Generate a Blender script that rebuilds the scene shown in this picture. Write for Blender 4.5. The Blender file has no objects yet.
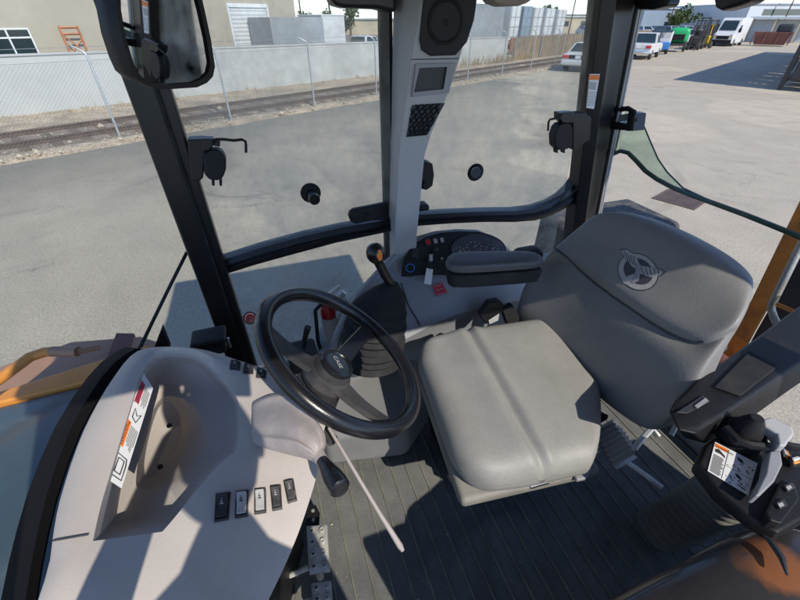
import bpy, bmesh, math, random
from mathutils import Vector as V, Matrix, noise
random.seed(7)
SC = bpy.context.scene
COL = SC.collection
R = math.radians
PI = math.pi
# ------------------------------------------------------------------ camera
F = 385.0; PITCH = R(36.2); CAMH = 2.7; YAW = R(18.8)
cam = bpy.data.cameras.new('camera'); camo = bpy.data.objects.new('camera', cam); COL.objects.link(camo)
cam.sensor_width = 36.0; cam.lens = F / 800 * 36.0
cam.clip_start = 0.02; cam.clip_end = 2000
camo.location = (0, 0, CAMH); camo.rotation_euler = (PI / 2 - PITCH, 0, 0)
SC.camera = camo
# ------------------------------------------------------------------ sky, sun, exposure
SUN_EL = R(42); SUN_AZ = R(145.5)          # azimuth clockwise from +Y
w = bpy.data.worlds.new('World'); SC.world = w; w.use_nodes = True
nt = w.node_tree; bg = nt.nodes['Background']
sky = nt.nodes.new('ShaderNodeTexSky'); sky.sky_type = 'NISHITA'; sky.sun_disc = False
sky.sun_elevation = SUN_EL; sky.sun_rotation = SUN_AZ
sky.air_density = 0.62; sky.dust_density = 0.0; sky.ozone_density = 1.5
tint = nt.nodes.new('ShaderNodeMixRGB'); tint.blend_type = 'MULTIPLY'; tint.inputs[0].default_value = 1; tint.inputs[2].default_value = (1.0, 1.0, 1.05, 1)
nt.links.new(sky.outputs[0], tint.inputs[1]); nt.links.new(tint.outputs[0], bg.inputs[0]); bg.inputs[1].default_value = 0.15
sl = bpy.data.lights.new('sun', 'SUN'); sl.energy = 2.55; sl.angle = R(0.5); sl.color = (1.0, 0.94, 0.84)
so = bpy.data.objects.new('sun', sl); COL.objects.link(so); so.location = (20, -30, 40)
sdir = V((math.sin(SUN_AZ) * math.cos(SUN_EL), math.cos(SUN_AZ) * math.cos(SUN_EL), math.sin(SUN_EL)))
so.rotation_euler = sdir.to_track_quat('Z', 'Y').to_euler()
SC.view_settings.view_transform = 'Standard'; SC.view_settings.look = 'None'
SC.view_settings.gamma = 1; SC.view_settings.use_curve_mapping = False
SC.view_settings.exposure = 0.86
SC.render.engine = 'CYCLES'
SC.cycles.max_bounces = 8; SC.cycles.transparent_max_bounces = 16

# ------------------------------------------------------------------ coordinates
sp, cp = math.sin(PITCH), math.cos(PITCH); sy, cy = math.sin(YAW), math.cos(YAW)
C0 = V((0, 0, CAMH))
EX = V((cy, sy, 0)); EY = V((-sy, cy, 0)); EZ = V((0, 0, 1))     # machine axes: rearward, right hand side, up
def ray(u, v):
    x = (u - 400) / F; y = (300 - v) / F
    return V((x, cp + sp * y, -sp + cp * y))
def M(x, y, z): return EX * x + EY * y + EZ * z
def MD(x, y, z): return EX * x + EY * y + EZ * z
def toM(p): return (p.dot(EX), p.dot(EY), p.z)
def onplane(u, v, p0, n):
    d = ray(u, v); return C0 + d * ((p0 - C0).dot(n) / d.dot(n))
def LX(u, v, x): return onplane(u, v, EX * x, EX)
def LY(u, v, y): return onplane(u, v, EY * y, EY)
def LZ(u, v, z): return onplane(u, v, EZ * z, EZ)
def WY(u, v, y): return onplane(u, v, V((0, y, 0)), V((0, 1, 0)))
TH = R(43); TN = V((-math.cos(TH), math.sin(TH), 0)); TT = V((math.sin(TH), math.cos(TH), 0))   # across / along the railway
def TR(s, n, z=0): return TT * s + TN * n + EZ * z
def PN(u, v, n): return onplane(u, v, TN * n, TN)
def plane3(a, b, c):
    n = (b - a).cross(c - a).normalized()
    if n.dot(C0 - a) < 0: n = -n
    return a, n

# ------------------------------------------------------------------ object helpers
WL = {}
def setp(o, label=None, cat=None, group=None, kind=None):
    if label: o['label'] = label
    if cat: o['category'] = cat
    if group: o['group'] = group
    if kind: o['kind'] = kind
    return o
def thing(name, label, cat, loc, group=None):
    o = bpy.data.objects.new(name, None); COL.objects.link(o)
    o.location = loc; o.empty_display_size = 0.1; WL[o.name] = V(loc)
    return setp(o, label, cat, group)
class MB:
    def __init__(s): s.v = []; s.f = []
    def add(s, vs, fs):
        b = len(s.v); s.v += [V(p) for p in vs]; s.f += [tuple(i + b for i in f) for f in fs]; return s
    def box(s, c, h, ax=None):
        ax = ax or (EX, EY, EZ); c = V(c)
        vs = [c + ax[0] * h[0] * i + ax[1] * h[1] * j + ax[2] * h[2] * k for i in (-1, 1) for j in (-1, 1) for k in (-1, 1)]
        return s.add(vs, [(0, 1, 3, 2), (4, 6, 7, 5), (0, 4, 5, 1), (2, 3, 7, 6), (0, 2, 6, 4), (1, 5, 7, 3)])
    def mbox(s, x0, x1, y0, y1, z0, z1):
        return s.box(M((x0 + x1) / 2, (y0 + y1) / 2, (z0 + z1) / 2), ((x1 - x0) / 2, (y1 - y0) / 2, (z1 - z0) / 2))
    def prism(s, pts, vec):
        n = len(pts); vec = V(vec); a = [V(p) for p in pts]; b = [p + vec for p in a]
        return s.add(a + b, [tuple(range(n))[::-1], tuple(range(n, 2 * n))] + [(i, (i + 1) % n, (i + 1) % n + n, i + n) for i in range(n)])
    def loft(s, secs, closed=True, caps=True):
        n = len(secs[0]); vs = [p for q in secs for p in q]; fs = []
        for k in range(len(secs) - 1):
            for i in range(n if closed else n - 1):
                j = (i + 1) % n
                fs.append((k * n + i, k * n + j, (k + 1) * n + j, (k + 1) * n + i))
        if caps and closed:
            fs.append(tuple(range(n))[::-1]); m = (len(secs) - 1) * n; fs.append(tuple(range(m, m + n)))
        return s.add(vs, fs)
    def tube(s, path, r, n=10, closed=False, sq=None):
        path = [V(p) for p in path]; m = len(path); rs = r if isinstance(r, (list, tuple)) else [r] * m
        t0 = (path[1] - path[0]).normalized(); up = EZ if abs(t0.z) < .9 else EX
        u = t0.cross(up).normalized(); secs = []
        for i, p in enumerate(path):
            if closed: t = (path[(i + 1) % m] - path[i - 1]).normalized()
            else: t = (path[min(i + 1, m - 1)] - path[max(i - 1, 0)]).normalized()
            u = (u - t * u.dot(t)).normalized(); v = t.cross(u)
            secs.append([p + (u * math.cos(2 * PI * k / n) + v * math.sin(2 * PI * k / n) * (sq or 1)) * rs[i] for k in range(n)])
        if closed: secs.append(secs[0]); return s.loft(secs, True, False)
        return s.loft(secs)
    def lathe(s, p, ax, prof, n=24):
        ax = V(ax).normalized(); t = EX if abs(ax.dot(EX)) < .8 else EY
        u = ax.cross(t).normalized(); v = ax.cross(u); p = V(p)
        return s.loft([[p + ax * h + (u * math.cos(2 * PI * k / n) + v * math.sin(2 * PI * k / n)) * max(r, 1e-4) for k in range(n)] for r, h in prof])
    def rbox(s, c, h, r, ax=None, n=6, fn=None):
        """rounded box, optional deform of unit coordinates"""
        ax = ax or (EX, EY, EZ); c = V(c); vs = []; idx = {}; fs = []
        def vid(p):
            k = tuple(round(a, 5) for a in p)
            if k not in idx:
                q = V([max(-(h[i] - r), min(h[i] - r, p[i] * h[i])) for i in range(3)])
                d = V([p[i] * h[i] for i in range(3)]) - q
                if d.length > 1e-9: q = q + d.normalized() * r
                if fn: q = fn(q)
                idx[k] = len(vs); vs.append(c + ax[0] * q.x + ax[1] * q.y + ax[2] * q.z)
            return idx[k]
        co = [[], [], []]
        for i in range(3):
            e = r / h[i]; arc = [-1, -1 + e * .3, -1 + e * .65]
            mid = [-1 + e + (2 - 2 * e) * k / n for k in range(n + 1)]
            co[i] = arc + mid + [-a for a in arc[::-1]]
        for a in range(3):
            b, d = (a + 1) % 3, (a + 2) % 3
            for sgn in (-1, 1):
                for i in range(len(co[b]) - 1):
                    for j in range(len(co[d]) - 1):
                        q = []
                        for (x, y) in ((i, j), (i + 1, j), (i + 1, j + 1), (i, j + 1)):
                            p = [0, 0, 0]; p[a] = sgn; p[b] = co[b][x]; p[d] = co[d][y]; q.append(vid(p))
                        if len(set(q)) == 4: fs.append(tuple(q if sgn > 0 else q[::-1]))
        return s.add(vs, fs)
    def ball(s, c, r, n=14, m=8, ax=None, rad=None):
        ax = ax or (EX, EY, EZ); rad = rad or (r, r, r); c = V(c)
        secs = []
        for k in range(m + 1):
            a = -PI / 2 + PI * k / m; cr = max(math.cos(a), .02)
            secs.append([c + ax[0] * rad[0] * cr * math.cos(2 * PI * i / n) + ax[1] * rad[1] * cr * math.sin(2 * PI * i / n) + ax[2] * rad[2] * math.sin(a) for i in range(n)])
        return s.loft(secs)
    def build(s, name, m, parent=None, loc=None, bevel=0, sub=0, smooth=True, seg=2, ang=40):
        me = bpy.data.meshes.new(name)
        if parent is not None: o0 = WL[parent.name]
        elif loc is not None: o0 = V(loc)
        else:
            xs = [p.x for p in s.v]; ys = [p.y for p in s.v]; zs = [p.z for p in s.v]
            o0 = V(((min(xs) + max(xs)) / 2, (min(ys) + max(ys)) / 2, min(zs)))
        me.from_pydata([p - o0 for p in s.v], [], s.f); me.update()
        bm = bmesh.new(); bm.from_mesh(me); bmesh.ops.recalc_face_normals(bm, faces=bm.faces); bm.to_mesh(me); bm.free()
        me.materials.append(m)
        if smooth:
            me.polygons.foreach_set('use_smooth', [True] * len(me.polygons))
            if not sub: me.set_sharp_from_angle(angle=R(ang))
        o = bpy.data.objects.new(name, me); COL.objects.link(o)
        if parent is not None: o.parent = parent
        else: o.location = o0
        WL[o.name] = o0
        if bevel:
            b = o.modifiers.new('bevel', 'BEVEL'); b.width = bevel; b.segments = seg; b.limit_method = 'ANGLE'; b.angle_limit = R(35); b.harden_normals = True
        if sub:
            b = o.modifiers.new('sub', 'SUBSURF'); b.levels = sub; b.render_levels = sub
        return o
def dup(o, loc=None, rotz=None, label=None, parent=None):
    c = o.copy(); COL.objects.link(c)
    if loc is not None: c.location = loc
    if rotz is not None: c.rotation_euler = (0, 0, rotz)
    if label: c['label'] = label
    if parent is not None: c.parent = parent
    for ch in [x for x in o.children]: dup(ch, parent=c)
    return c
def textmesh(mb, s, origin, ux, uy, size, bold=0, lift=0.0):
    """letters as flat faces laid on a real surface"""
    cu = bpy.data.curves.new('lettering', 'FONT'); cu.body = s; cu.size = 1; cu.offset = bold; cu.align_x = 'LEFT'; cu.resolution_u = 2
    o = bpy.data.objects.new('lettering', cu); COL.objects.link(o)
    dg = bpy.context.evaluated_depsgraph_get(); dg.update()
    me = bpy.data.meshes.new_from_object(o.evaluated_get(dg))
    un = ux.cross(uy).normalized()
    mb.add([origin + ux * v.co.x * size + uy * v.co.y * size + un * lift for v in me.vertices], [tuple(p.vertices) for p in me.polygons])
    bpy.data.objects.remove(o); bpy.data.curves.remove(cu); bpy.data.meshes.remove(me)

# ------------------------------------------------------------------ materials
def mat(name, col, rough=.5, metal=0., var=.12, vs=6., bump=0., bs=150., dirt=None, ds=4., da=.5, coat=0., spec=.5, fine=0.):
    m = bpy.data.materials.new(name); m.use_nodes = True; n = m.node_tree; b = n.nodes['Principled BSDF']
    tc = n.nodes.new('ShaderNodeTexCoord')
    nz = n.nodes.new('ShaderNodeTexNoise'); nz.inputs['Scale'].default_value = vs; nz.inputs['Detail'].default_value = 8; nz.inputs['Roughness'].default_value = .65
    n.links.new(tc.outputs['Object'], nz.inputs['Vector'])
    mr = n.nodes.new('ShaderNodeMapRange'); mr.inputs[1].default_value = .3; mr.inputs[2].default_value = .7
    mr.inputs[3].default_value = 1 - var; mr.inputs[4].default_value = 1 + var
    n.links.new(nz.outputs['Fac'], mr.inputs[0])
    mx = n.nodes.new('ShaderNodeVectorMath'); mx.operation = 'SCALE'; mx.inputs[0].default_value = col[:3]
    n.links.new(mr.outputs[0], mx.inputs['Scale'])
    out = mx.outputs[0]
    if fine:
        f = n.nodes.new('ShaderNodeTexNoise'); f.inputs['Scale'].default_value = bs; f.inputs['Detail'].default_value = 3
        n.links.new(tc.outputs['Object'], f.inputs['Vector'])
        fr = n.nodes.new('ShaderNodeMapRange'); fr.inputs[1].default_value = .3; fr.inputs[2].default_value = .7; fr.inputs[3].default_value = 1 - fine; fr.inputs[4].default_value = 1 + fine
        n.links.new(f.outputs['Fac'], fr.inputs[0])
        m2 = n.nodes.new('ShaderNodeVectorMath'); m2.operation = 'SCALE'; n.links.new(out, m2.inputs[0]); n.links.new(fr.outputs[0], m2.inputs['Scale']); out = m2.outputs[0]
    rsrc = None
    if dirt:
        d = n.nodes.new('ShaderNodeTexNoise'); d.inputs['Scale'].default_value = ds; d.inputs['Detail'].default_value = 10; d.inputs['Roughness'].default_value = .7
        n.links.new(tc.outputs['Object'], d.inputs['Vector'])
        dr = n.nodes.new('ShaderNodeMapRange'); dr.inputs[1].default_value = .45; dr.inputs[2].default_value = .75; dr.inputs[4].default_value = da
        n.links.new(d.outputs['Fac'], dr.inputs[0])
        mm = n.nodes.new('ShaderNodeMixRGB'); mm.inputs[2].default_value = (*dirt[:3], 1)
        n.links.new(dr.outputs[0], mm.inputs[0]); n.links.new(out, mm.inputs[1]); out = mm.outputs[0]
        rr = n.nodes.new('ShaderNodeMapRange'); rr.inputs[3].default_value = rough; rr.inputs[4].default_value = min(1, rough + .35)
        n.links.new(dr.outputs[0], rr.inputs[0]); rsrc = rr.outputs[0]
    n.links.new(out, b.inputs['Base Color'])
    b.inputs['Roughness'].default_value = rough; b.inputs['Metallic'].default_value = metal
    b.inputs['Specular IOR Level'].default_value = spec; b.inputs['Coat Weight'].default_value = coat; b.inputs['Coat Roughness'].default_value = .08
    if rsrc is not None: n.links.new(rsrc, b.inputs['Roughness'])
    if bump:
        bn = n.nodes.new('ShaderNodeTexNoise'); bn.inputs['Scale'].default_value = bs; bn.inputs['Detail'].default_value = 4
        n.links.new(tc.outputs['Object'], bn.inputs['Vector'])
        bp = n.nodes.new('ShaderNodeBump'); bp.inputs['Strength'].default_value = bump; bp.inputs['Distance'].default_value = .01
        n.links.new(bn.outputs['Fac'], bp.inputs['Height']); n.links.new(bp.outputs[0], b.inputs['Normal'])
    return m
def glassmat(name, tint, refl=.10, dust=.04, dustcol=(.6, .58, .52), smear=6.):
    m = bpy.data.materials.new(name); m.use_nodes = True; n = m.node_tree; n.nodes.remove(n.nodes['Principled BSDF'])
    out = n.nodes['Material Output']
    tr = n.nodes.new('ShaderNodeBsdfTransparent'); tr.inputs[0].default_value = (*tint, 1)
    gl = n.nodes.new('ShaderNodeBsdfGlossy'); gl.inputs['Roughness'].default_value = .03
    fr = n.nodes.new('ShaderNodeLayerWeight'); fr.inputs[0].default_value = refl
    m1 = n.nodes.new('ShaderNodeMixShader'); n.links.new(fr.outputs['Fresnel'], m1.inputs[0]); n.links.new(tr.outputs[0], m1.inputs[1]); n.links.new(gl.outputs[0], m1.inputs[2])
    df = n.nodes.new('ShaderNodeBsdfDiffuse'); df.inputs[0].default_value = (*dustcol, 1)
    tc = n.nodes.new('ShaderNodeTexCoord'); nz = n.nodes.new('ShaderNodeTexNoise'); nz.inputs['Scale'].default_value = smear; nz.inputs['Detail'].default_value = 9; nz.inputs['Roughness'].default_value = .7
    n.links.new(tc.outputs['Object'], nz.inputs['Vector'])
    mr = n.nodes.new('ShaderNodeMapRange'); mr.inputs[1].default_value = .35; mr.inputs[2].default_value = .8; mr.inputs[3].default_value = 0; mr.inputs[4].default_value = dust * 2.5
    n.links.new(nz.outputs['Fac'], mr.inputs[0])
    m2 = n.nodes.new('ShaderNodeMixShader'); n.links.new(mr.outputs[0], m2.inputs[0]); n.links.new(m1.outputs[0], m2.inputs[1]); n.links.new(df.outputs[0], m2.inputs[2])
    n.links.new(m2.outputs[0], out.inputs[0])
    return m
DUST = (.34, .30, .25)
K = dict(
 black=mat('black_plastic', (.010, .010, .011), .5, spec=.3, bump=.15, bs=400, dirt=(.09, .085, .08), ds=9, da=.14),
 frame=mat('frame_paint', (.008, .008, .009), .36, bump=.05, bs=300, dirt=(.06, .056, .05), ds=5, da=.14),
 rubber=mat('rubber', (.014, .014, .015), .75, spec=.25, bump=.1, bs=250, dirt=(.11, .10, .09), ds=12, da=.2),
 seal=mat('seal_rubber', (.007, .007, .008), .75, spec=.12, bump=.1, bs=200),
 boot=mat('rubber_boot', (.022, .022, .024), .8, spec=.2, bump=.1, bs=250, dirt=(.10, .095, .085), ds=14, da=.25),
 boot2=mat('dusty_boot', (.15, .147, .135), .8, spec=.25, bump=.15, bs=250, dirt=(.16, .15, .13), ds=14, da=.4),
 dustyblack=mat('dusty_black', (.045, .044, .043), .75, bump=.3, bs=80, var=.3, vs=5, dirt=(.24, .215, .19), ds=16, da=.8),
 plinth=mat('plinth_grey', (.20, .20, .20), .7, spec=.25, bump=.15, bs=400, dirt=(.2, .19, .17), ds=6, da=.3),
 armpad=mat('armrest_vinyl', (.075, .075, .078), .5, bump=.08, bs=160, dirt=(.2, .19, .18), ds=8, da=.25),
 wheelrim=mat('wheel_rim', (.009, .009, .011), .27, bump=.05, bs=500),
 spoke=mat('spoke_plastic', (.028, .028, .030), .6, spec=.3, bump=.1, bs=400, dirt=(.26, .23, .21), ds=11, da=.24),
 console=mat('console_plastic', (.475, .425, .38), .55, bump=.08, bs=500, var=.07, vs=3, dirt=(.36, .31, .27), ds=4, da=.4, fine=.05),
 consoled=mat('console_tray', (.47, .42, .375), .6, bump=.08, bs=500, var=.08, dirt=(.36, .31, .27), ds=5, da=.4),
 panel=mat('grey_panel', (.285, .295, .31), .5, bump=.12, bs=500, var=.08, dirt=(.26, .24, .21), ds=6, da=.35),
 trim=mat('pillar_trim', (.42, .415, .41), .55, bump=.15, bs=500, var=.06, dirt=(.28, .26, .23), ds=4, da=.25),
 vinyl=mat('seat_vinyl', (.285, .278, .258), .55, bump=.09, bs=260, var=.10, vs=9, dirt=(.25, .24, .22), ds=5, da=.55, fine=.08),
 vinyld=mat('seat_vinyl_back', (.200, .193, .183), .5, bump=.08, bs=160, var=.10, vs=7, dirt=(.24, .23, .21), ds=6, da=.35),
 seatbase=mat('seat_base', (.21, .20, .175), .6, bump=.1, bs=200, dirt=(.34, .31, .25), ds=8, da=.5),
 mat_=mat('floor_mat', (.150, .152, .146), .9, spec=.2, bump=.5, bs=700, var=.25, dirt=(.25, .24, .215), ds=5, da=.7, fine=.4),
 rib=mat('floor_rib', (.185, .175, .14), .8, bump=.3, bs=500, var=.35, vs=12),
 bellow=mat('grey_bellow', (.30, .29, .27), .6, bump=.1, bs=200, dirt=(.16, .15, .13), ds=15, da=.6),
 steel=mat('worn_steel', (.55, .54, .51), .42, .6, bump=.2, bs=150, dirt=(.25, .22, .18), ds=18, da=.6),
 pedal=mat('pedal_steel', (.60, .58, .52), .5, .3, bump=.3, bs=180, dirt=(.22, .19, .15), ds=30, da=.8),
 shroud=mat('dusty_shroud', (.31, .275, .26), .42, bump=.12, bs=60, dirt=(.42, .36, .34), ds=12, da=.7),
 stalk=mat('pink_rod', (.34, .295, .275), .55, bump=.1, bs=200),
 orange=mat('orange_paint', (.76, .29, .045), .42, dirt=(.25, .13, .06), ds=6, da=.6, bump=.05, bs=60, var=.12),
 orangew=mat('worn_orange', (.60, .21, .035), .55, dirt=(.10, .055, .03), ds=9, da=.85, bump=.25, bs=60, var=.25),
 mauve=mat('shaded_dusty_orange', (.40, .21, .12), .5, dirt=(.30, .21, .16), ds=5, da=.6),  # the orange paint again, with its shade put into the colour
 hood=mat('hood_panel', (.060, .085, .095), .3, dirt=(.17, .18, .17), ds=3, da=.6, coat=.3),
 red=mat('red_paint', (.32, .012, .015), .35),
 redlens=mat('red_lens', (.55, .02, .03), .2, coat=.6),
 white=mat('white_paint', (.60, .60, .59), .45, var=.05, dirt=(.45, .43, .40), ds=3, da=.3),
 decal=mat('decal_white', (.74, .74, .73), .4, var=.04),
 ink=mat('decal_ink', (.03, .03, .035), .5),
 dorange=mat('decal_orange', (.85, .20, .02), .45), dred=mat('decal_red', (.50, .03, .06), .45),
 yellow=mat('yellow_paint', (.72, .46, .02), .45, dirt=(.2, .12, .05), ds=4, da=.5),
 blueled=mat('blue_ring', (.02, .22, .60), .3),
 chrome=mat('chrome', (.75, .75, .75), .2, 1.0, var=.05),
 gauge=mat('gauge_face', (.035, .037, .04), .5), gaugemark=mat('gauge_mark', (.6, .6, .6), .5),
 grey=mat('grey_plastic', (.26, .26, .27), .5, bump=.1, bs=400),
 switch=mat('switch_black', (.035, .034, .035), .5, spec=.3, dirt=(.2, .18, .17), ds=25, da=.4),
 switchl=mat('switch_grey', (.40, .385, .375), .5, dirt=(.2, .18, .16), ds=40, da=.5),
 tyre=mat('tyre_rubber', (.035, .034, .033), .85, bump=.5, bs=60, dirt=(.20, .18, .16), ds=14, da=.7),
 fabric=mat('headliner', (.33, .28, .23), .9, bump=.2, bs=300),
 fender=mat('fender_cover', (.035, .034, .036), .28, bump=.06, bs=90, dirt=(.16, .08, .045), ds=2.7, da=.6, coat=.5),
 emb=mat('embossed_grey', (.36, .35, .33), .45, var=.15, vs=40), embd=mat('embossed_dark', (.05, .052, .06), .45),
 mirror=mat('mirror_glass', (.92, .93, .93), .015, 1.0, var=.0),
 block=mat('block_wall', (.47, .465, .445), .85, bump=.4, bs=12, var=.06, vs=1.2, dirt=(.46, .45, .42), ds=.8, da=.5),
 stucco=mat('stucco', (.42, .37, .29), .9, bump=.3, bs=20, var=.07, vs=.6, dirt=(.37, .31, .23), ds=.5, da=.5),
 door=mat('rollup_door', (.60, .60, .59), .5, var=.04), darkglass=mat('dark_glass', (.02, .035, .04), .06, spec=.8, var=.3, vs=.8),
 wframe=mat('window_frame_paint', (.72, .72, .70), .5), galv=mat('galvanised', (.42, .43, .43), .5, .5, var=.15),
 rust=mat('rusty_steel', (.28, .115, .06), .8, var=.35, vs=5, bump=.3, bs=40), rail=mat('rail_steel', (.16, .11, .085), .6, .4, var=.3, vs=4),
 wire=mat('fence_wire', (.22, .225, .225), .6, .3),
 wood=mat('sleeper_wood', (.19, .14, .10), .9, var=.35, vs=3, bump=.5, bs=20),
 orangerack=mat('rusty_orange_rack', (.50, .20, .10), .7, var=.3, vs=3),
 trailer=mat('trailer_panel', (.33, .35, .37), .55, var=.08, vs=.8, dirt=(.2, .17, .14), ds=.7, da=.5),
 blueg=mat('blue_grey_sheet', (.22, .28, .34), .6, var=.06, vs=.3), lightsheet=mat('pale_sheet', (.50, .53, .55), .6, var=.06, vs=.2),
 tan=mat('tan_wall', (.50, .42, .30), .9, var=.1, vs=.3), brick=mat('brown_wall', (.30, .22, .17), .9, var=.2, vs=.3), slat=mat('brown_slats', (.26, .19, .12), .85, var=.35, vs=1.5),
 green=mat('green_paint', (.02, .36, .12), .4, var=.1), blue=mat('blue_paint', (.05, .20, .50), .4), darksteel=mat('dark_steel', (.04, .037, .035), .6, var=.3, vs=3),
 brown=mat('brown_paint', (.17, .065, .05), .65, var=.25, vs=2), teal=mat('teal_paint', (.10, .22, .24), .4),
 bark=mat('bark', (.12, .09, .065), .9, var=.3, bump=.4, bs=20), leaf=mat('leaf', (.065, .10, .03), .7, var=.5, vs=2.), weed=mat('dry_weed', (.36, .28, .15), .9, var=.4, vs=3),
 stone=mat('loose_stone', (.48, .40, .30), .9, var=.25, vs=2), patch=mat('tar', (.09, .09, .088), .9, var=.2, vs=3),
 tar=mat('black_tarp', (.025, .027, .03), .7, var=.3, vs=2, bump=.3, bs=3), carblue=mat('car_dark', (.05, .06, .08), .3), carsilver=mat('car_silver', (.45, .46, .47), .3),
)
glass_clear = glassmat('window_glass', (.93, .955, .945), .12, .16)
glass_wind = glassmat('windscreen_glass', (.93, .955, .95), .04, .03, (.45, .50, .52), 4.)
glass_green = glassmat('green_glass', (.78, .88, .83), .14, .06, (.55, .62, .56), 9.)
glass_edge = mat('glass_edge', (.035, .075, .055), .15, spec=.8, dirt=(.20, .20, .13), ds=20, da=.4)

# ================================================================== SETTING
def ground_mat():
    m = bpy.data.materials.new('lot_surface'); m.use_nodes = True; n = m.node_tree; b = n.nodes['Principled BSDF']; L = n.links.new
    tc = n.nodes.new('ShaderNodeTexCoord'); P = tc.outputs['Object']
    def noise_(s, d=6, r=.6, dist=0):
        x = n.nodes.new('ShaderNodeTexNoise'); x.inputs['Scale'].default_value = s; x.inputs['Detail'].default_value = d; x.inputs['Roughness'].default_value = r; x.inputs['Distortion'].default_value = dist
        L(P, x.inputs['Vector']); return x.outputs['Fac']
    def rng(x, a, b_, c=0., d=1.):
        r = n.nodes.new('ShaderNodeMapRange'); r.inputs[1].default_value = a; r.inputs[2].default_value = b_; r.inputs[3].default_value = c; r.inputs[4].default_value = d
        L(x, r.inputs[0]); return r.outputs[0]
    def mix(f, a, c):
        x = n.nodes.new('ShaderNodeMixRGB')
        L(f, x.inputs[0]) if not isinstance(f, float) else None
        for i, q in ((1, a), (2, c)):
            if isinstance(q, tuple): x.inputs[i].default_value = (*q, 1)
            else: L(q, x.inputs[i])
        return x.outputs[0]
    def math_(op, a, c):
        x = n.nodes.new('ShaderNodeMath'); x.operation = op
        for i, q in ((0, a), (1, c)):
            if isinstance(q, (int, float)): x.inputs[i].default_value = q
            else: L(q, x.inputs[i])
        return x.outputs[0]
    def dot(v):
        x = n.nodes.new('ShaderNodeVectorMath'); x.operation = 'DOT_PRODUCT'; L(P, x.inputs[0]); x.inputs[1].default_value = v; return x.outputs['Value']
    big = noise_(.18, 5, .6, .6); med = noise_(1.1, 6, .65); fine = noise_(38, 4, .75); grit = noise_(110, 2, .6)
    c = mix(rng(big, .38, .62), (.372, .325, .255), (.415, .360, .278))
    acr = math_('ADD', dot(tuple(TN)), rng(big, .2, .8, -1.6, 1.6))
    c = mix(rng(acr, 8.8, 11.8), c, (.262, .236, .193))                       # darker, newer asphalt along the railway
    lot = math_('ADD', dot((.62, -.1, 0)), rng(noise_(.35, 4, .5, 1.), .2, .8, -2.2, 2.2))
    c = mix(rng(lot, 1.0, 1.5, 0, .85), c, (.495, .427, .325))                  # pale concrete yard behind
    ptch = n.nodes.new('ShaderNodeTexVoronoi'); ptch.inputs['Scale'].default_value = .16; L(P, ptch.inputs['Vector'])
    c = mix(rng(ptch.outputs['Distance'], .52, .56, 0, .22), c, (.22, .21, .19))
    st = rng(noise_(.8, 8, .72, 1.5), .56, .72, 0, .42)
    c = mix(st, c, (.17, .165, .15))
    c2 = n.nodes.new('ShaderNodeVectorMath'); c2.operation = 'SCALE'; L(c, c2.inputs[0])
    g = math_('MULTIPLY', rng(fine, .25, .75, .62, 1.38), rng(grit, .25, .75, .66, 1.34)); g = math_('MULTIPLY', g, rng(med, .3, .7, .90, 1.08)); L(g, c2.inputs['Scale'])
    c = c2.outputs[0]
    # cracks
    wv = n.nodes.new('ShaderNodeTexNoise'); wv.inputs['Scale'].default_value = 1.4; wv.inputs['Detail'].default_value = 6; L(P, wv.inputs['Vector'])
    ad = n.nodes.new('ShaderNodeVectorMath'); ad.operation = 'MULTIPLY_ADD'; L(wv.outputs['Color'], ad.inputs[0]); ad.inputs[1].default_value = (1.1, 1.1, 0); L(P, ad.inputs[2])
    vo = n.nodes.new('ShaderNodeTexVoronoi'); vo.feature = 'DISTANCE_TO_EDGE'; vo.inputs['Scale'].default_value = .21; L(ad.outputs[0], vo.inputs['Vector'])
    brk = rng(noise_(.5, 3, .6), .42, .56)
    cr = math_('MULTIPLY', rng(vo.outputs['Distance'], .0, .003, .38, 0), brk)
    c = mix(cr, c, (.07, .068, .062))
    # turning marks left by tyres
    for (cx, cy_, r, wd, a) in ((-3.1, 8.0, 1.05, .07, .4), (-3.1, 8.0, 1.5, .10, .22), (-8.2, 9.0, 3.2, .12, .22), (2.2, 9.6, 4.0, .12, .2), (-2.5, 5.0, 5.2, .14, .16), (9, 14, 5, .16, .15), (12, 12, 8, .2, .13)):
        s = n.nodes.new('ShaderNodeVectorMath'); s.operation = 'DISTANCE'; L(ad.outputs[0] if False else P, s.inputs[0]); s.inputs[1].default_value = (cx, cy_, 0)
        dd = math_('ABSOLUTE', math_('SUBTRACT', s.outputs['Value'], r), 0)
        f = math_('MULTIPLY', rng(dd, wd * .4, wd, a, 0), rng(noise_(.55 + r * .03, 3, .6), .42, .6))
        c = mix(f, c, (.08, .078, .072))
    L(c, b.inputs['Base Color']); b.inputs['Roughness'].default_value = .92; b.inputs['Specular IOR Level'].default_value = .25
    bp = n.nodes.new('ShaderNodeBump'); bp.inputs['Strength'].default_value = .5; bp.inputs['Distance'].default_value = .01
    L(math_('ADD', fine, grit), bp.inputs['Height']); L(bp.outputs[0], b.inputs['Normal'])
    return m
g = MB(); g.add([(-500, -120, 0), (700, -120, 0), (700, 900, 0), (-500, 900, 0)], [(0, 1, 2, 3)])
setp(g.build('ground', ground_mat(), loc=(0, 0, 0)), kind='structure')
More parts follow.
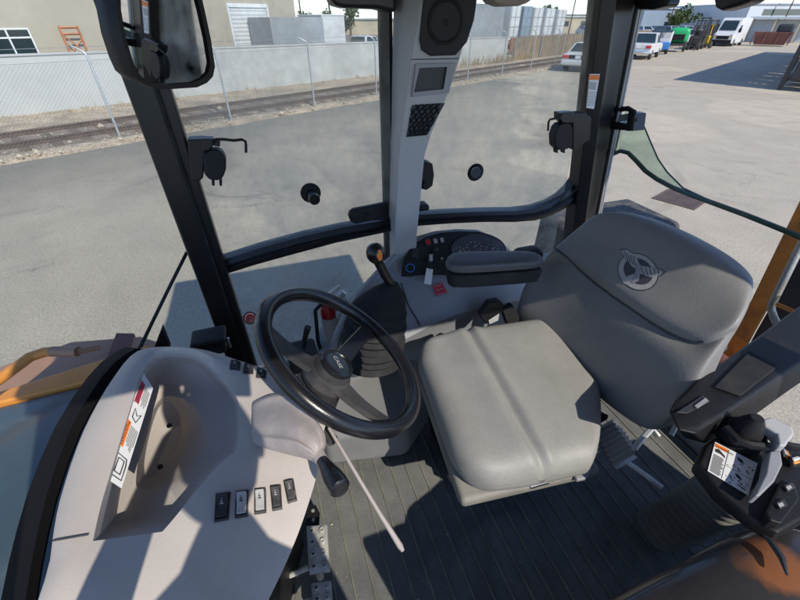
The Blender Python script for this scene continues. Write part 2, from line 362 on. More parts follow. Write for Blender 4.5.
# gravel verge under the railway
gm = mat('gravel', (.47, .375, .265), .95, var=.25, vs=1.5, bump=1.0, bs=22, fine=.55, dirt=(.19, .145, .10), ds=.9, da=.75)
gv = MB(); secs = []
for k in range(0, 241):
    s = -45 + k * .75; j = noise.noise(V((s * .9, 3, 0))) * .16 + noise.noise(V((s * 3.1, 8, 0))) * .07
    secs.append([TR(s, 12.62 + j, .003), TR(s, 12.95 + j, .05), TR(s, 14.0, .07), TR(s, 15.5, .07), TR(s, 16.6, .10 + j * .3), TR(s, 19.2, .12)])
gv.loft(secs, closed=False, caps=False)
setp(gv.build('gravel', gm, loc=(0, 0, 0)), kind='structure')
hb = MB()
for i in range(34):
    x = -230 + i * 22
    pass
st = MB()
for i in range(2600):
    s = random.uniform(-16, 40); n_ = random.choice([random.uniform(12.6, 13.6), random.uniform(15.7, 18.3), random.uniform(14.2, 15.1)])
    r = random.uniform(.02, .06) * (2.4 if random.random() < .025 else 1); c = TR(s, n_, .06 + r * .4)
    a = random.uniform(0, 6.28); u = V((math.cos(a), math.sin(a), 0)); v_ = V((-u.y, u.x, 0))
    st.add([c + u * r, c + v_ * r * .8, c - u * r * 1.1, c - v_ * r * .7, c + EZ * r * .6, c - EZ * r], [(0, 1, 4), (1, 2, 4), (2, 3, 4), (3, 0, 4), (1, 0, 5), (2, 1, 5), (3, 2, 5), (0, 3, 5)])
setp(st.build('loose_stones', K['stone'], loc=(0, 0, 0), smooth=False), 'loose tan stones scattered over the gravel beside the rails', 'stones', kind='stuff')
bal = mat('ballast', (.30, .235, .175), .95, var=.3, vs=2, bump=1.0, bs=22, fine=.6, dirt=(.12, .09, .065), ds=1.5, da=.6)
bb_ = MB(); bb_.loft([[TR(-45 + k * .75, 13.35 + noise.noise(V((k * .7, 1, 0))) * .2, .062), TR(-45 + k * .75, 13.7, .088), TR(-45 + k * .75, 15.6, .090), TR(-45 + k * .75, 15.95 + noise.noise(V((k * .8, 5, 0))) * .25, .070)] for k in range(241)], closed=False, caps=False)
setp(bb_.build('ballast', bal, loc=(0, 0, 0)), kind='structure')
# railway
tr = thing('railway_track', 'rusty railway track running past the white block wall', 'railway track', TR(0, 14.62))
for n_ in (13.9, 15.35):
    b = MB()
    def rp(s): return [TR(s, n_ + dx, z) for dx, z in ((-.07, .075), (.07, .075), (.07, .09), (.015, .105), (.015, .165), (.036, .175), (.036, .21), (-.036, .21), (-.036, .175), (-.015, .165), (-.015, .105), (-.07, .09))]
    b.loft([rp(s) for s in range(-45, 130, 5)]); b.build('rail', K['rail'], tr, smooth=False)
rest = MB()
for i in range(216):
    s = -40 + i * .66; b = MB(); j = random.uniform(-.05, .05)
    b.box(TR(s, 14.62 + j, .045), (.12, 1.18 + random.uniform(-.05, .05), .045), (TT, TN, EZ))
    if 40 <= i < 140: b.build('sleeper', K['wood'], tr, smooth=False)
    else: rest.add(b.v, b.f)
setp(rest.build('sleeper', K['wood'], tr, smooth=False), kind='stuff')

# white block wall
def wn(s): return 18.75 - .047 * s
wall = thing('block_wall', 'long white painted block wall behind the railway', 'wall', TR(8, wn(8)))
b = MB()
ss = [-30, 0, 10, 20, 30.2]
b.loft([[TR(s, wn(s), 0), TR(s, wn(s) + .2, 0), TR(s, wn(s) + .2, 1.74 - .006 * max(s, 0)), TR(s, wn(s), 1.74 - .006 * max(s, 0))] for s in ss])
b.build('wall_panel', K['block'], wall, smooth=False)
b = MB(); b.loft([[TR(s, wn(s) - .03, 1.742 - .006 * max(s, 0)), TR(s, wn(s) + .23, 1.742 - .006 * max(s, 0)), TR(s, wn(s) + .23, 1.80 - .006 * max(s, 0)), TR(s, wn(s) - .03, 1.80 - .006 * max(s, 0))] for s in ss])
b.build('coping', K['block'], wall, smooth=False)
# brown slatted fence carrying on after the wall
sf = thing('slat_fence', 'brown slatted fence beyond the end of the white wall', 'fence', TR(42, 17.0))
b = MB(); x = 30.9
while x < 64:
    wd = random.uniform(.10, .16); b.box(TR(x, 17.2 - (x - 31) * .02, .78 + random.uniform(-.06, .04)), (wd / 2, .02, .78), (TT, TN, EZ)); x += wd + random.choice([.01, .02, .05])
b.build('slat_panel', K['slat'], sf, smooth=False)
for k in range(9):
    b = MB(); b.tube([TR(31 + k * 4, 17.12 - k * .08, 0), TR(31 + k * 4, 17.12 - k * .08, 1.75)], .04, 8); b.build('post', K['galv'], sf)
# chain link fence with bent arms
cf = thing('chain_link_fence', 'galvanised chain link fence between the lot and the railway', 'fence', TR(10, 13.1))
for s in (-4.5, -.8, 2.9, 6.1, 9.4, 12.6, 15.9, 19.2, 22.6, 26.0, 29.3, 32.6, 36, 39.5, 43):
    b = MB(); b.tube([TR(s, 13.1, 0), TR(s, 13.1, 1.95), TR(s - .04, 13.14, 2.06), TR(s - .22, 13.3, 2.18)], [.03, .03, .024, .018], 8); b.build('post', K['galv'], cf)
b = MB(); x = -12.
while x < 46:
    for d in (-1, 1):
        p0 = TR(x, 13.13, .05); p1 = TR(x + d * 1.75, 13.13, 1.85); u = TT * .0028
        b.add([p0 - u, p0 + u, p1 + u, p1 - u], [(0, 1, 2, 3)])
    x += .085
b.build('mesh', K['wire'], cf, smooth=False)
for z in (.06, 1.87, 2.02, 2.14):
    b = MB(); b.tube([TR(-12, 13.12 + max(0, z - 1.95) * .8, z), TR(46, 13.12 + max(0, z - 1.95) * .8, z)], .005, 4); b.build('wire', K['galv'], cf)

# beige building behind the wall
bd = thing('beige_building', 'beige stucco building with rollup door behind the white wall', 'building', TR(4, 30))
NB = 26.0
x1 = 18.0
b = MB(); b.loft([[TR(s, NB, 0), TR(s, NB + 14, 0), TR(s, NB + 14, 6.2), TR(s, NB, 6.2)] for s in (-40, x1)]); b.build('wall', K['stucco'], bd, smooth=False)
b = MB(); b.loft([[TR(s, NB - .12, 6.2), TR(s, NB + 14, 6.2), TR(s, NB + 14, 6.45), TR(s, NB - .12, 6.45)] for s in (-40, x1 + .1)]); b.build('parapet', K['stucco'], bd, smooth=False)
b = MB(); b.loft([[TR(s, NB - .03, z) for z in (0, 3.22)] + [TR(s, NB - .005, z) for z in (3.22, 0)] for s in (13.5, 15.87)])
for k in range(16): b.loft([[TR(s, NB - .055, .1 + k * .2), TR(s, NB - .03, .2 + k * .2), TR(s, NB - .03, .0 + k * .2)] for s in (13.52, 15.85)])
rd = b.build('rollup_door', K['door'], bd, smooth=False)
b = MB()
for s in (13.42, 15.95): b.box(TR(s, NB - .04, 1.64), (.06, .06, 1.64), (TT, TN, EZ))
b.box(TR(14.68, NB - .04, 3.30), (1.3, .06, .09), (TT, TN, EZ)); b.build('door_frame', K['wframe'], rd, smooth=False)
wf = MB()
b = MB(); b.box(TR(1.8, NB - .01, 1.7), (2.15, .02, .62), (TT, TN, EZ)); wi = b.build('window', K['darkglass'], bd, smooth=False)
for z in (1.08, 2.02, 2.33): wf.box(TR(1.8, NB - .03, z), (2.17, .03, .03), (TT, TN, EZ))
for s in (-.37, .8, 2.1, 3.17, 3.95): wf.box(TR(s, NB - .028, 1.7), (.03, .03, .62), (TT, TN, EZ))
wf.build('frame', K['wframe'], wi, smooth=False)
# orange-brown steel rack leaning at the building
rk = thing('pallet_rack', 'rusty orange steel frame standing against the beige building', 'frame', TR(5.4, NB - .5))
def bar(a, c, r=.04): 
    bb = MB(); bb.tube([a, c], r, 4); return bb
n_ = NB - .5
for s in (5.02, 5.72): bar(TR(s, n_, 0), TR(s, n_, 2.42), .05).build('upright', K['orangerack'], rk, smooth=False)
for z in (1.35, 2.12, 2.36): bar(TR(5.02, n_, z), TR(5.72, n_, z), .045).build('crossbar', K['orangerack'], rk, smooth=False)
for a, c in (((5.05, 2.1), (5.7, 1.3)), ((5.05, 1.35), (5.7, 1.9))): bar(TR(a[0], n_, a[1]), TR(c[0], n_, c[1]), .03).build('brace', K['orangerack'], rk, smooth=False)
b = MB(); bb = [TR(7.15 + .33 * math.cos(t), 20.2, 1.62 + .28 * math.sin(t)) for t in [i * 2 * PI / 14 for i in range(14)]]; b.tube(bb, .05, 6, closed=True)
b.tube([TR(7.15, 20.2, 0), TR(7.15, 20.2, 1.36)], .05, 6)
b.box(TR(7.15, 20.24, 1.62), (.26, .02, .2), (TT, TN, EZ)); setp(b.build('yard_mirror', K['galv'], loc=TR(7.15, 20.2)), 'round mirror on a post just above the white wall', 'yard mirror')
# grey box trailer, white box truck, old pickups behind the wall
t = thing('box_trailer', 'long grey box trailer behind the white wall', 'trailer', TR(16.5, 24))
b = MB(); b.box(TR(16.3, 24.6, 1.98), (1.85, 1.2, .77), (TT, TN, EZ)); b.build('box', K['trailer'], t, bevel=.02)
b = MB(); b.box(TR(16.3, 24.6, 1.13), (1.85, 1.1, .08), (TT, TN, EZ)); b.build('chassis', K['rust'], t, smooth=False)
for s in (15.2, 16.1):
    b = MB(); b.lathe(TR(s, 23.5, .5), TN, [(0, 0), (.5, 0), (.5, .25), (0, .25)], 18); b.build('wheel', K['tyre'], t)
t = thing('box_truck', 'white box truck parked past the grey trailer', 'truck', TR(19.0, 24))
b = MB(); b.box(TR(19.05, 24.7, 1.75), (.92, 1.2, 1.07), (TT, TN, EZ)); b.build('box', K['white'], t, bevel=.03)
b = MB(); b.box(TR(19.05, 24.7, 2.86), (.95, 1.22, .04), (TT, TN, EZ)); b.build('roof_cap', K['white'], t, bevel=.02)
for s in (18.5, 19.6):
    b = MB(); b.lathe(TR(s, 23.6, .45), TN, [(0, 0), (.45, 0), (.45, .25), (0, .25)], 18); b.build('wheel', K['tyre'], t)

# ------------------------------------------------------------------ vehicles
def veh(name, label, cat, pos, hd, L_, W_, H_, kind, paint, group=None, detail=True):
    f = V((math.sin(R(hd)), math.cos(R(hd)), 0)); r = V((f.y, -f.x, 0)); o = V(pos)
    t = thing(name, label, cat, o, group)
    def p(x, y, z): return o + f * x + r * y + EZ * z
    hw = W_ / 2
    if kind == 'sedan': body = [(-.5, .45), (-.5, .78), (-.485, .92), (-.32, 1.0), (.16, .98), (.40, .90), (.49, .74), (.5, .42), (.46, .3), (-.46, .3)]; cab = [(-.34, .99), (-.20, H_), (.03, H_), (.19, .97)]
    elif kind == 'pickup': body = [(-.5, .55), (-.5, 1.05), (.14, 1.05), (.2, 1.05), (.44, 1.0), (.5, .85), (.5, .5), (.46, .4), (-.46, .4)]; cab = [(-.12, 1.04), (-.09, H_), (.08, H_), (.20, 1.04)]
    elif kind == 'van': body = [(-.5, .5), (-.5, H_ - .12), (-.47, H_), (.17, H_), (.24, H_ - .15), (.36, 1.42), (.47, 1.12), (.5, .9), (.5, .45), (.46, .3), (-.46, .3)]; cab = None
    else: body = [(-.5, .4), (-.5, H_ * .62), (-.3, H_ * .68), (.25, H_ * .66), (.47, H_ * .55), (.5, .4), (.45, .3), (-.45, .3)]; cab = [(-.42, H_ * .66), (-.34, H_), (.02, H_), (.2, H_ * .65)]
    b = MB(); ins = .06
    b.loft([[p(x * L_, -hw + ins, z) for x, z in body], [p(x * L_, -hw, z) for x, z in body], [p(x * L_, hw, z) for x, z in body], [p(x * L_, hw - ins, z) for x, z in body]][1:3]); b.build('body', paint, t, bevel=.06 if detail else 0)
    if cab:
        tw = hw * .80
        b = MB(); b.loft([[p(cab[0][0] * L_, -hw * .96, cab[0][1]), p(cab[1][0] * L_, -tw, cab[1][1]), p(cab[2][0] * L_, -tw, cab[2][1]), p(cab[3][0] * L_, -hw * .96, cab[3][1])],
                          [p(cab[0][0] * L_, hw * .96, cab[0][1]), p(cab[1][0] * L_, tw, cab[1][1]), p(cab[2][0] * L_, tw, cab[2][1]), p(cab[3][0] * L_, hw * .96, cab[3][1])]])
        rf = b.build('roof', paint, t, bevel=.04 if detail else 0)
        def pane(q, nm):
            c = sum(q, V()) / 4; nn = (q[1] - q[0]).cross(q[2] - q[0]).normalized()
            if nn.dot(c - (o + EZ * .8)) < 0: nn = -nn
            bb = MB(); bb.prism([c + (a - c) * .86 + nn * .006 for a in q], nn * .012); bb.build(nm, K['darkglass'], t, smooth=False)
        A, B_, C_, D_ = cab
        pane([p(A[0] * L_, -hw * .96, A[1]), p(A[0] * L_, hw * .96, A[1]), p(B_[0] * L_, tw, B_[1]), p(B_[0] * L_, -tw, B_[1])], 'rear_window')
        pane([p(D_[0] * L_, -hw * .96, D_[1]), p(D_[0] * L_, hw * .96, D_[1]), p(C_[0] * L_, tw, C_[1]), p(C_[0] * L_, -tw, C_[1])], 'windscreen')
        for sg in (-1, 1):
            pane([p(A[0] * L_, sg * hw * .96, A[1]), p(D_[0] * L_, sg * hw * .96, D_[1]), p(C_[0] * L_, sg * tw, C_[1]), p(B_[0] * L_, sg * tw, B_[1])], 'side_window')
    if kind == 'van':
        for q, nm in (([(.345, -.8, 1.55), (.345, .8, 1.55), (.255, .72, H_ - .3), (.255, -.72, H_ - .3)], 'windscreen'),):
            bb = MB(); qq = [p(x * L_, y * hw, z) for x, y, z in q]; nn = (f * .82 + EZ * .55).normalized(); bb.prism([a + nn * .05 for a in qq], nn * .02); bb.build(nm, K['darkglass'], t, smooth=False)
        for sg in (-1, 1):
            bb = MB(); bb.prism([p(x * L_, sg * (hw + .004), z) for x, z in ((.31, 1.5), (.12, 1.5), (.12, 2.05), (.235, 2.05))], r * sg * .012); bb.build('side_window', K['darkglass'], t, smooth=False)
            bb = MB(); bb.rbox(p(.30 * L_, sg * (hw + .16), 1.55), (.08, .12, .2), .04, (f, r, EZ), 2); bb.build('wing_mirror', K['black'], t)
            bb = MB(); bb.rbox(p(.485 * L_, sg * hw * .76, 1.0), (.08, .17, .15), .04, (f, r, EZ), 2); bb.build('headlight', K['chrome'], t)
        bb = MB(); bb.box(p(.5 * L_ + .01, 0, .88), (.03, hw * .6, .17), (f, r, EZ)); bb.build('grille', K['black'], t, bevel=.02)
        bb = MB(); bb.box(p(.5 * L_ + .02, 0, .48), (.06, hw * .98, .17), (f, r, EZ)); bb.build('bumper', K['black'], t, bevel=.04)
    wr = .33 if kind != 'van' else .37
    for x in (-.30, .31):
        for sg in (-1, 1):
            bb = MB(); bb.lathe(p(x * L_, sg * (hw - .2), wr), r * sg, [(0, 0), (wr, 0), (wr, .2), (wr * .9, .225), (wr * .65, .225), (wr * .6, .2), (0, .2)], 20); wq = bb.build('wheel', K['tyre'], t)
            if detail: bb = MB(); bb.lathe(p(x * L_, sg * hw, wr), r * sg, [(0, 0), (wr * .6, 0), (wr * .55, .015), (0, .03)], 16); bb.build('rim', K['chrome'], wq)
    if detail and kind in ('sedan', 'pickup'):
        zt = .80 if kind == 'sedan' else .88
        for sg in (-1, 1):
            bb = MB(); bb.rbox(p(-.5 * L_ - .0, sg * hw * .78, zt), (.05, hw * .2, .09), .03, (f, r, EZ), 2); bb.build('taillight', K['redlens'], t)
        bb = MB(); bb.rbox(p(-.5 * L_ - .04, 0, .5), (.1, hw * .98, .13), .05, (f, r, EZ), 2); bb.build('bumper', paint if kind == 'sedan' else K['chrome'], t)
        bb = MB(); bb.box(p(-.5 * L_ - .012, 0, zt), (.012, hw * .56, .10), (f, r, EZ)); tp = bb.build('tail_panel', K['black'] if kind == 'sedan' else paint, t)
        bb = MB(); bb.box(p(-.5 * L_ - .03, 0, zt - .01), (.006, .16, .08), (f, r, EZ)); bb.build('plate', K['decal'], tp)
    return t
def Gp(u, v, z=0): return LZ(u, v, z)
veh('sedan', 'white sedan seen from behind left of the black pillar', 'car', (12.3, 29.6, 0), 36, 5.1, 1.92, 1.46, 'sedan', K['white'])
veh('pickup_truck', 'white pickup truck parked just right of the black pillar', 'pickup truck', (20.4, 38.4, 0), 38, 4.9, 1.9, 1.75, 'pickup', K['white'])
veh('van', 'white high roof van facing the lot with black grille', 'van', (40.0, 56.6, 0), 228, 5.8, 2.05, 2.75, 'van', K['white'])
veh('old_pickup', 'white old pickup with teal windows behind the wall', 'pickup truck', TR(20.7, 22.6, .10), 43, 4.9, 1.8, 1.68, 'pickup', K['white'])
veh('old_pickup', 'blue old pickup behind the wall left of the grey pillar', 'pickup truck', TR(24.6, 23.6, .0), 225, 4.6, 1.8, 1.55, 'pickup', K['blue'])
# rows of parked cars far away
cs = [K['white'], K['carsilver'], K['carblue'], K['white'], K['carsilver'], K['white']]
for i in range(13):
    veh('parked_car', 'small parked car in the far row beyond the slatted fence', 'car', (33.5 + i * 2.5 + random.uniform(-.2, .2), 84 - i * .1, 0), 175 + random.uniform(-4, 4), 4.6, 1.8, 1.6, 'car', cs[(i * 5 + 1) % 6], 'parked cars far away beyond the fence', False)
for i in range(7):
    veh('parked_car', 'small parked car in the far row behind the white pickup truck', 'car', (36.5 + i * 2.6, 58 + i * 2.6, 0), 200, 4.6, 1.8, 1.6, 'car', cs[(i * 3) % 6], 'parked cars far away behind the pickup', False)

# ------------------------------------------------------------------ yard machines at the far side
def frame_axes(hd):
    f = V((math.sin(R(hd)), math.cos(R(hd)), 0)); return f, V((f.y, -f.x, 0))
def wheelpart(t, c, ax, r, wd, name='wheel'):
    b = MB(); b.lathe(V(c) - V(ax) * wd / 2, ax, [(0, 0), (r * .55, .02), (r * .6, 0), (r * .92, 0), (r, wd * .18), (r, wd * .82), (r * .92, wd), (r * .6, wd), (r * .55, wd - .02), (0, wd)], 18); return b.build(name, K['tyre'], t)
f, r = frame_axes(209); o = V((24.7, 44.2, 0)); AX = (f, r, EZ)
t = thing('work_truck', 'blue and white flatbed work truck facing the lot', 'truck', o)
b = MB(); b.rbox(o + f * 1.0 + EZ * 1.25, (.9, .95, .55), .15, AX, 3); b.build('cab', K['white'], t)
b = MB(); b.rbox(o + f * 1.62 + EZ * 1.48, (.28, .88, .36), .1, AX, 3); b.build('windscreen', K['darkglass'], t)
b = MB(); b.rbox(o + f * 1.75 + EZ * .65, (.35, .96, .3), .1, AX, 3); b.build('bonnet', K['blue'], t)
b = MB(); b.box(o - f * 1.3 + EZ * .8, (1.5, 1.0, .1), AX); b.build('flatbed', K['darksteel'], t)
for x in (1.4, -1.6):
    for s in (-.85, .85): wheelpart(t, o + f * x + r * s + EZ * .38, r, .38, .25)
o = V((27.6, 46.2, 0))
t = thing('compressor_trailer', 'round bright green compressor trailer beside the work truck', 'compressor', o)
b = MB(); b.rbox(o + EZ * 1.35, (1.0, .85, .62), .35, AX, 4); b.build('hood', K['green'], t)
b = MB(); b.box(o + EZ * .62, (1.2, .8, .1), AX); b.build('chassis', K['darksteel'], t)
b = MB(); b.box(o + f * 1.03 + EZ * 1.2, (.02, .5, .25), AX); b.build('grille', K['black'], t)
for s in (-.8, .8): wheelpart(t, o + r * s + EZ * .36, r, .36, .22)
def forklift(o, hd, paint, label, mast=True, h=2.3):
    f, r = frame_axes(hd); A = (f, r, EZ); t = thing('forklift', label, 'forklift', o)
    b = MB(); b.rbox(o - f * .7 + EZ * .75, (.75, .55, .38), .12, A, 3); b.build('body', paint, t)
    b = MB(); b.rbox(o - f * 1.45 + EZ * .72, (.25, .56, .42), .12, A, 3); b.build('counterweight', paint, t)
    b = MB()
    for sx in (.1, -1.1):
        for s in (-.5, .5): b.tube([o + f * sx + r * s + EZ * 1.0, o + f * (sx - .15) + r * s + EZ * 2.1], .045, 6)
    for s in (-.5, -.17, .17, .5): b.tube([o - f * .05 + r * s + EZ * 2.1, o - f * 1.25 + r * s + EZ * 2.1], .035, 6)
    b.build('overhead_guard', K['darksteel'] if paint is not K['yellow'] else paint, t)
    b = MB()
    for s in (-.38, -.26, .26, .38): b.box(o + f * .35 + r * s + EZ * (h / 2 + .1), (.06, .045, h / 2), A)
    for z in (.35, 1.2, h): b.box(o + f * .35 + EZ * z, (.05, .4, .05), A)
    b.build('mast', K['darksteel'], t)
    for s in (-.3, .3): b = MB(); b.box(o + f * .95 + r * s + EZ * .12, (.55, .06, .025), A); b.build('fork', K['darksteel'], t)
    b = MB(); b.rbox(o - f * .75 + EZ * 1.3, (.22, .24, .28), .08, A, 2); b.build('seat', K['black'], t)
    for x in (.1, -1.3):
        for s in (-.5, .5): wheelpart(t, o + f * x + r * s + EZ * .3, r, .3, .24)
forklift(V((30.9, 48.6, 0)), 212, K['darksteel'], 'dark forklift with tall mast next to the green compressor', h=2.5)
forklift(V((32.3, 50.2, 0)), 214, K['darksteel'], 'dark forklift with lattice mast beside the yellow forklift', h=2.7)
forklift(V((34.2, 51.8, 0)), 196, K['yellow'], 'yellow forklift left of the white van', h=2.5)
o = V((40.2, 59.5, 0)); f, r = frame_axes(225); AX = (f, r, EZ)
t = thing('storage_container', 'grey storage container with small windows behind the van', 'container', o)
b = MB(); b.box(o + EZ * 1.3, (1.6, 2.4, 1.3), AX); b.build('box', K['blueg'], t, bevel=.03)
for s in (-1.2, -.4, .4): b = MB(); b.box(o + f * 1.61 + r * s + EZ * 1.7, (.015, .25, .4), AX); b.build('window', K['darkglass'], t, smooth=False)
o = Gp(768, 46); t = thing('skip_bin', 'brown steel skip bin loaded with a dark bale', 'skip', o); f, r = frame_axes(222); AX = (f, r, EZ)
b = MB(); b.loft([[o + f * x * (1 if z else .8) + r * y * (1 if z else .85) + EZ * (z + .15) for x, y in ((-1.1, -1.7), (1.1, -1.7), (1.1, 1.7), (-1.1, 1.7))] for z in (0, 1.25)]); b.build('tub', K['brown'], t, bevel=.03)
for s in (-1.74, -.6, .6, 1.74): b = MB(); b.box(o + f * 1.1 + r * s + EZ * .8, (.06, .06, .65), AX); b.build('rib', K['brown'], t)
b = MB(); b.rbox(o + r * -.9 + EZ * 1.72, (.8, .75, .45), .25, AX, 3); setp(b.build('bale', K['tar'], loc=o + r * -.9 + EZ * 1.3), 'dark wrapped bale lying on the brown skip bin', 'bale')
o = Gp(785, 44) + V((2, 3.5, 0)); t = thing('open_shed', 'pale open fronted shed frame behind the brown skip', 'shed', o)
b = MB(); b.box(o + EZ * 2.75, (1.6, 4.2, .12), AX); b.build('roof', K['lightsheet'], t, smooth=False)
for s in (-4, -1.3, 1.3, 4):
    for x in (-1.4, 1.4): b = MB(); b.box(o + f * x + r * s + EZ * 1.35, (.09, .09, 1.34), AX); b.build('post', K['tan'], t, smooth=False)
b = MB(); b.box(o - f * 1.5 + EZ * 1.3, (.05, 4.1, 1.3), AX); b.build('back_wall', K['lightsheet'], t, smooth=False)
# far buildings
def slab(name, label, x0, x1, y, dep, h, m, extra=None):
    t = thing(name, label, 'building', ((x0 + x1) / 2, y, 0))
    b = MB(); b.mb = None
    b.box(((x0 + x1) / 2, y + dep / 2, h / 2), ((x1 - x0) / 2, dep / 2, h / 2), (V((1, 0, 0)), V((0, 1, 0)), EZ)); b.build('wall', m, t, smooth=False)
    b = MB(); b.box(((x0 + x1) / 2, y + dep / 2 - .1, h + .12), ((x1 - x0) / 2 + .15, dep / 2 + .2, .12), (V((1, 0, 0)), V((0, 1, 0)), EZ)); b.build('roof', K['lightsheet'], t, smooth=False)
    for (a, c, z0, z1) in extra or []:
        b = MB(); b.box(((a + c) / 2, y - .03, (z0 + z1) / 2), ((c - a) / 2, .03, (z1 - z0) / 2), (V((1, 0, 0)), V((0, 1, 0)), EZ)); b.build('window', K['darkglass'], t, smooth=False)
    return t
slab('warehouse', 'long blue grey warehouse in the far background', 62, 88, 122, 30, 4.6, K['blueg'], [(68, 71, 1.2, 2.0), (78, 82, 1.2, 2.0)])
slab('warehouse', 'pale warehouse with a dark window band far right', 71, 130, 98, 30, 5.0, K['lightsheet'], [(74, 92, 3.2, 4.2)])
slab('small_building', 'small tan building far off beyond the parked cars', 34.5, 47, 110, 8, 2.9, K['tan'], [(37.5, 39.2, 1.2, 2.2), (42, 43.3, 1.2, 2.2)])
slab('low_building', 'low brown building far off left of the pillar top', 42, 62, 128, 8, 3.4, K['brick'], [])
slab('low_building', 'tan low building far off behind the box truck', -12, 20, 95, 10, 2.5, K['tan'], [(8, 10, 1.5, 2.5)])
# trailers behind the end of the wall
t = thing('semi_trailer', 'grey corrugated semi trailer behind the wall end', 'trailer', TR(37, 24))
b = MB(); b.box(TR(36.4, 25.2, 2.35), (3.9, 1.25, 1.4), (TT, TN, EZ)); b.build('box', K['trailer'], t, smooth=False)
b = MB()
for k in range(26): b.box(TR(32.7 + k * .3, 23.93, 2.35), (.05, .02, 1.38), (TT, TN, EZ))
b.build('ribs', K['trailer'], t, smooth=False)
b = MB(); b.box(TR(36.4, 25.2, .7), (3.6, 1.0, .2), (TT, TN, EZ)); b.build('chassis', K['darksteel'], t)
for s in (33.5, 34.6): wheelpart(t, TR(s, 24.2, .5), TN, .5, .3)
for i, (s, wd, m, lb) in enumerate(((42.6, .95, 'white', 'white trailer with rear doors next to the grey semi trailer'), (45.0, .9, 'blueg', 'slim blue grey trailer between white trailers'), (47.4, 1.05, 'white', 'white trailer right of the blue grey trailer'), (50.2, 1.1, 'white', 'middle white trailer of the three beyond the blue grey one'), (53.2, 1.1, 'white', 'rightmost white trailer at the end of the row'))):
    t = thing('box_trailer', lb, 'trailer', TR(s, 24.5)); z1 = 3.75 - .06 * i
    b = MB(); b.box(TR(s, 26.5, z1 / 2 + .45), (wd, 2.5, z1 / 2 - .45), (TT, TN, EZ)); b.build('box', K[m], t, bevel=.03)
    b = MB()
    for q in (-.92, 0, .92): b.box(TR(s + q * wd, 23.98, z1 / 2 + .45), (.03, .02, z1 / 2 - .5), (TT, TN, EZ))
    for z in (1.2, 2.0, 2.8): b.box(TR(s, 23.975, z), (wd * .9, .012, .02), (TT, TN, EZ))
    b.build('door_bars', K['galv'], t, smooth=False)
    b = MB(); b.box(TR(s, 26.5, .7), (wd * .8, 2.4, .16), (TT, TN, EZ)); b.build('chassis', K['rust'], t)
    for q in (-.7, .7): wheelpart(t, TR(s + q * wd, 25.2, .45), TT, .45, .25)
b = MB(); b.box(TR(46, 21, .75), (9, .05, .55), (TT, TN, EZ)); setp(b.build('red_barrier', K['rust'], smooth=False), 'long reddish steel barrier below the white trailers', 'barrier')
# right hand storage rack that throws the big shadow
o = Gp(779, 90); sf_ = V((math.sin(R(45)), math.cos(R(45)), 0)); sr = V((sf_.y, -sf_.x, 0)); A = (sf_, sr, EZ)
t = thing('steel_rack', 'tall dark steel storage rack at the right edge of the lot', 'rack', o)
HR = 3.9
for k in range(7):
    for y in (0, 2.4):
        b = MB(); b.box(o + sf_ * (k * 5) + sr * y + EZ * HR / 2, (.09, .09, HR / 2), A); b.build('upright', K['darksteel'], t, smooth=False)
for z in (.35, 1.5, 2.7, HR - .1):
    for y in (0, 2.4): b = MB(); b.box(o + sf_ * 15 + sr * y + EZ * z, (15, .07, .07), A); b.build('beam', K['darksteel'], t, smooth=False)
for k in range(6):
    b = MB(); b.tube([o + sf_ * k * 5 - sr * .0 + EZ * .3, o + sf_ * (k * 5 + 5) + EZ * 2.7], .04, 6); b.build('brace', K['rust'], t)
b = MB(); b.box(o + sf_ * 15 + sr * 1.2 + EZ * (HR + .04), (15.2, 1.5, .035), A); b.build('cover', K['tar'], t, smooth=False)  # solid cover above the view, added so the rack's shadow is unbroken
mats = [K['darksteel'], K['tar'], K['rust'], K['brown'], K['darksteel'], K['tar'], K['carblue']]
for k in range(42):
    z = (.40, 1.58, 2.78)[k % 3]; s = .6 + (k // 3) * 2.1; h = random.uniform(.25, .5)
    b = MB(); b.rbox(o + sf_ * s + sr * 1.2 + EZ * (z + h + .03), (random.uniform(.75, 1.0), 1.0, h), .06, A, 2)
    setp(b.build('crate', mats[k % 7]), 'dark crate stacked on a shelf of the steel rack', 'crate', 'crates stored on the steel rack')
# storm drain
p = [LZ(655, 197, .012), LZ(672, 189, .012), LZ(702, 202, .012), LZ(695, 208, .012)]
o = sum(p, V()) / 4; o.z = 0; t = thing('storm_drain', 'rectangular steel grate of a storm drain in the lot', 'drain', o)
a1 = (p[3] - p[0]); a1.z = 0; ln = a1.length; a1.normalize(); a2 = V((-a1.y, a1.x, 0)); wd = max(.25, abs((p[1] - p[0]).dot(a2)))
b = MB(); b.box(o + EZ * .003, (ln / 2 - .01, wd / 2 - .01, .002), (a1, a2, EZ)); b.build('pit', K['ink'], t, smooth=False)
b = MB()
for s in (-1, 1): b.box(o + a2 * s * wd / 2 + EZ * .008, (ln / 2 + .02, .02, .008), (a1, a2, EZ)); b.box(o + a1 * s * ln / 2 + EZ * .009, (.02, wd / 2 + .02, .008), (a1, a2, EZ))
b.build('frame', K['rail'], t, smooth=False)
b = MB()
nb = 17
for k in range(nb): b.box(o + a1 * (k - nb / 2 + .5) * ln / nb + EZ * .009, (.011, wd / 2 - .02, .005), (a1, a2, EZ))
for k in (-.3, -.1, .1, .3): b.box(o + a2 * k * wd + EZ * .008, (ln / 2 - .02, .007, .005), (a1, a2, EZ))
b.build('grate', K['rail'], t, smooth=False)
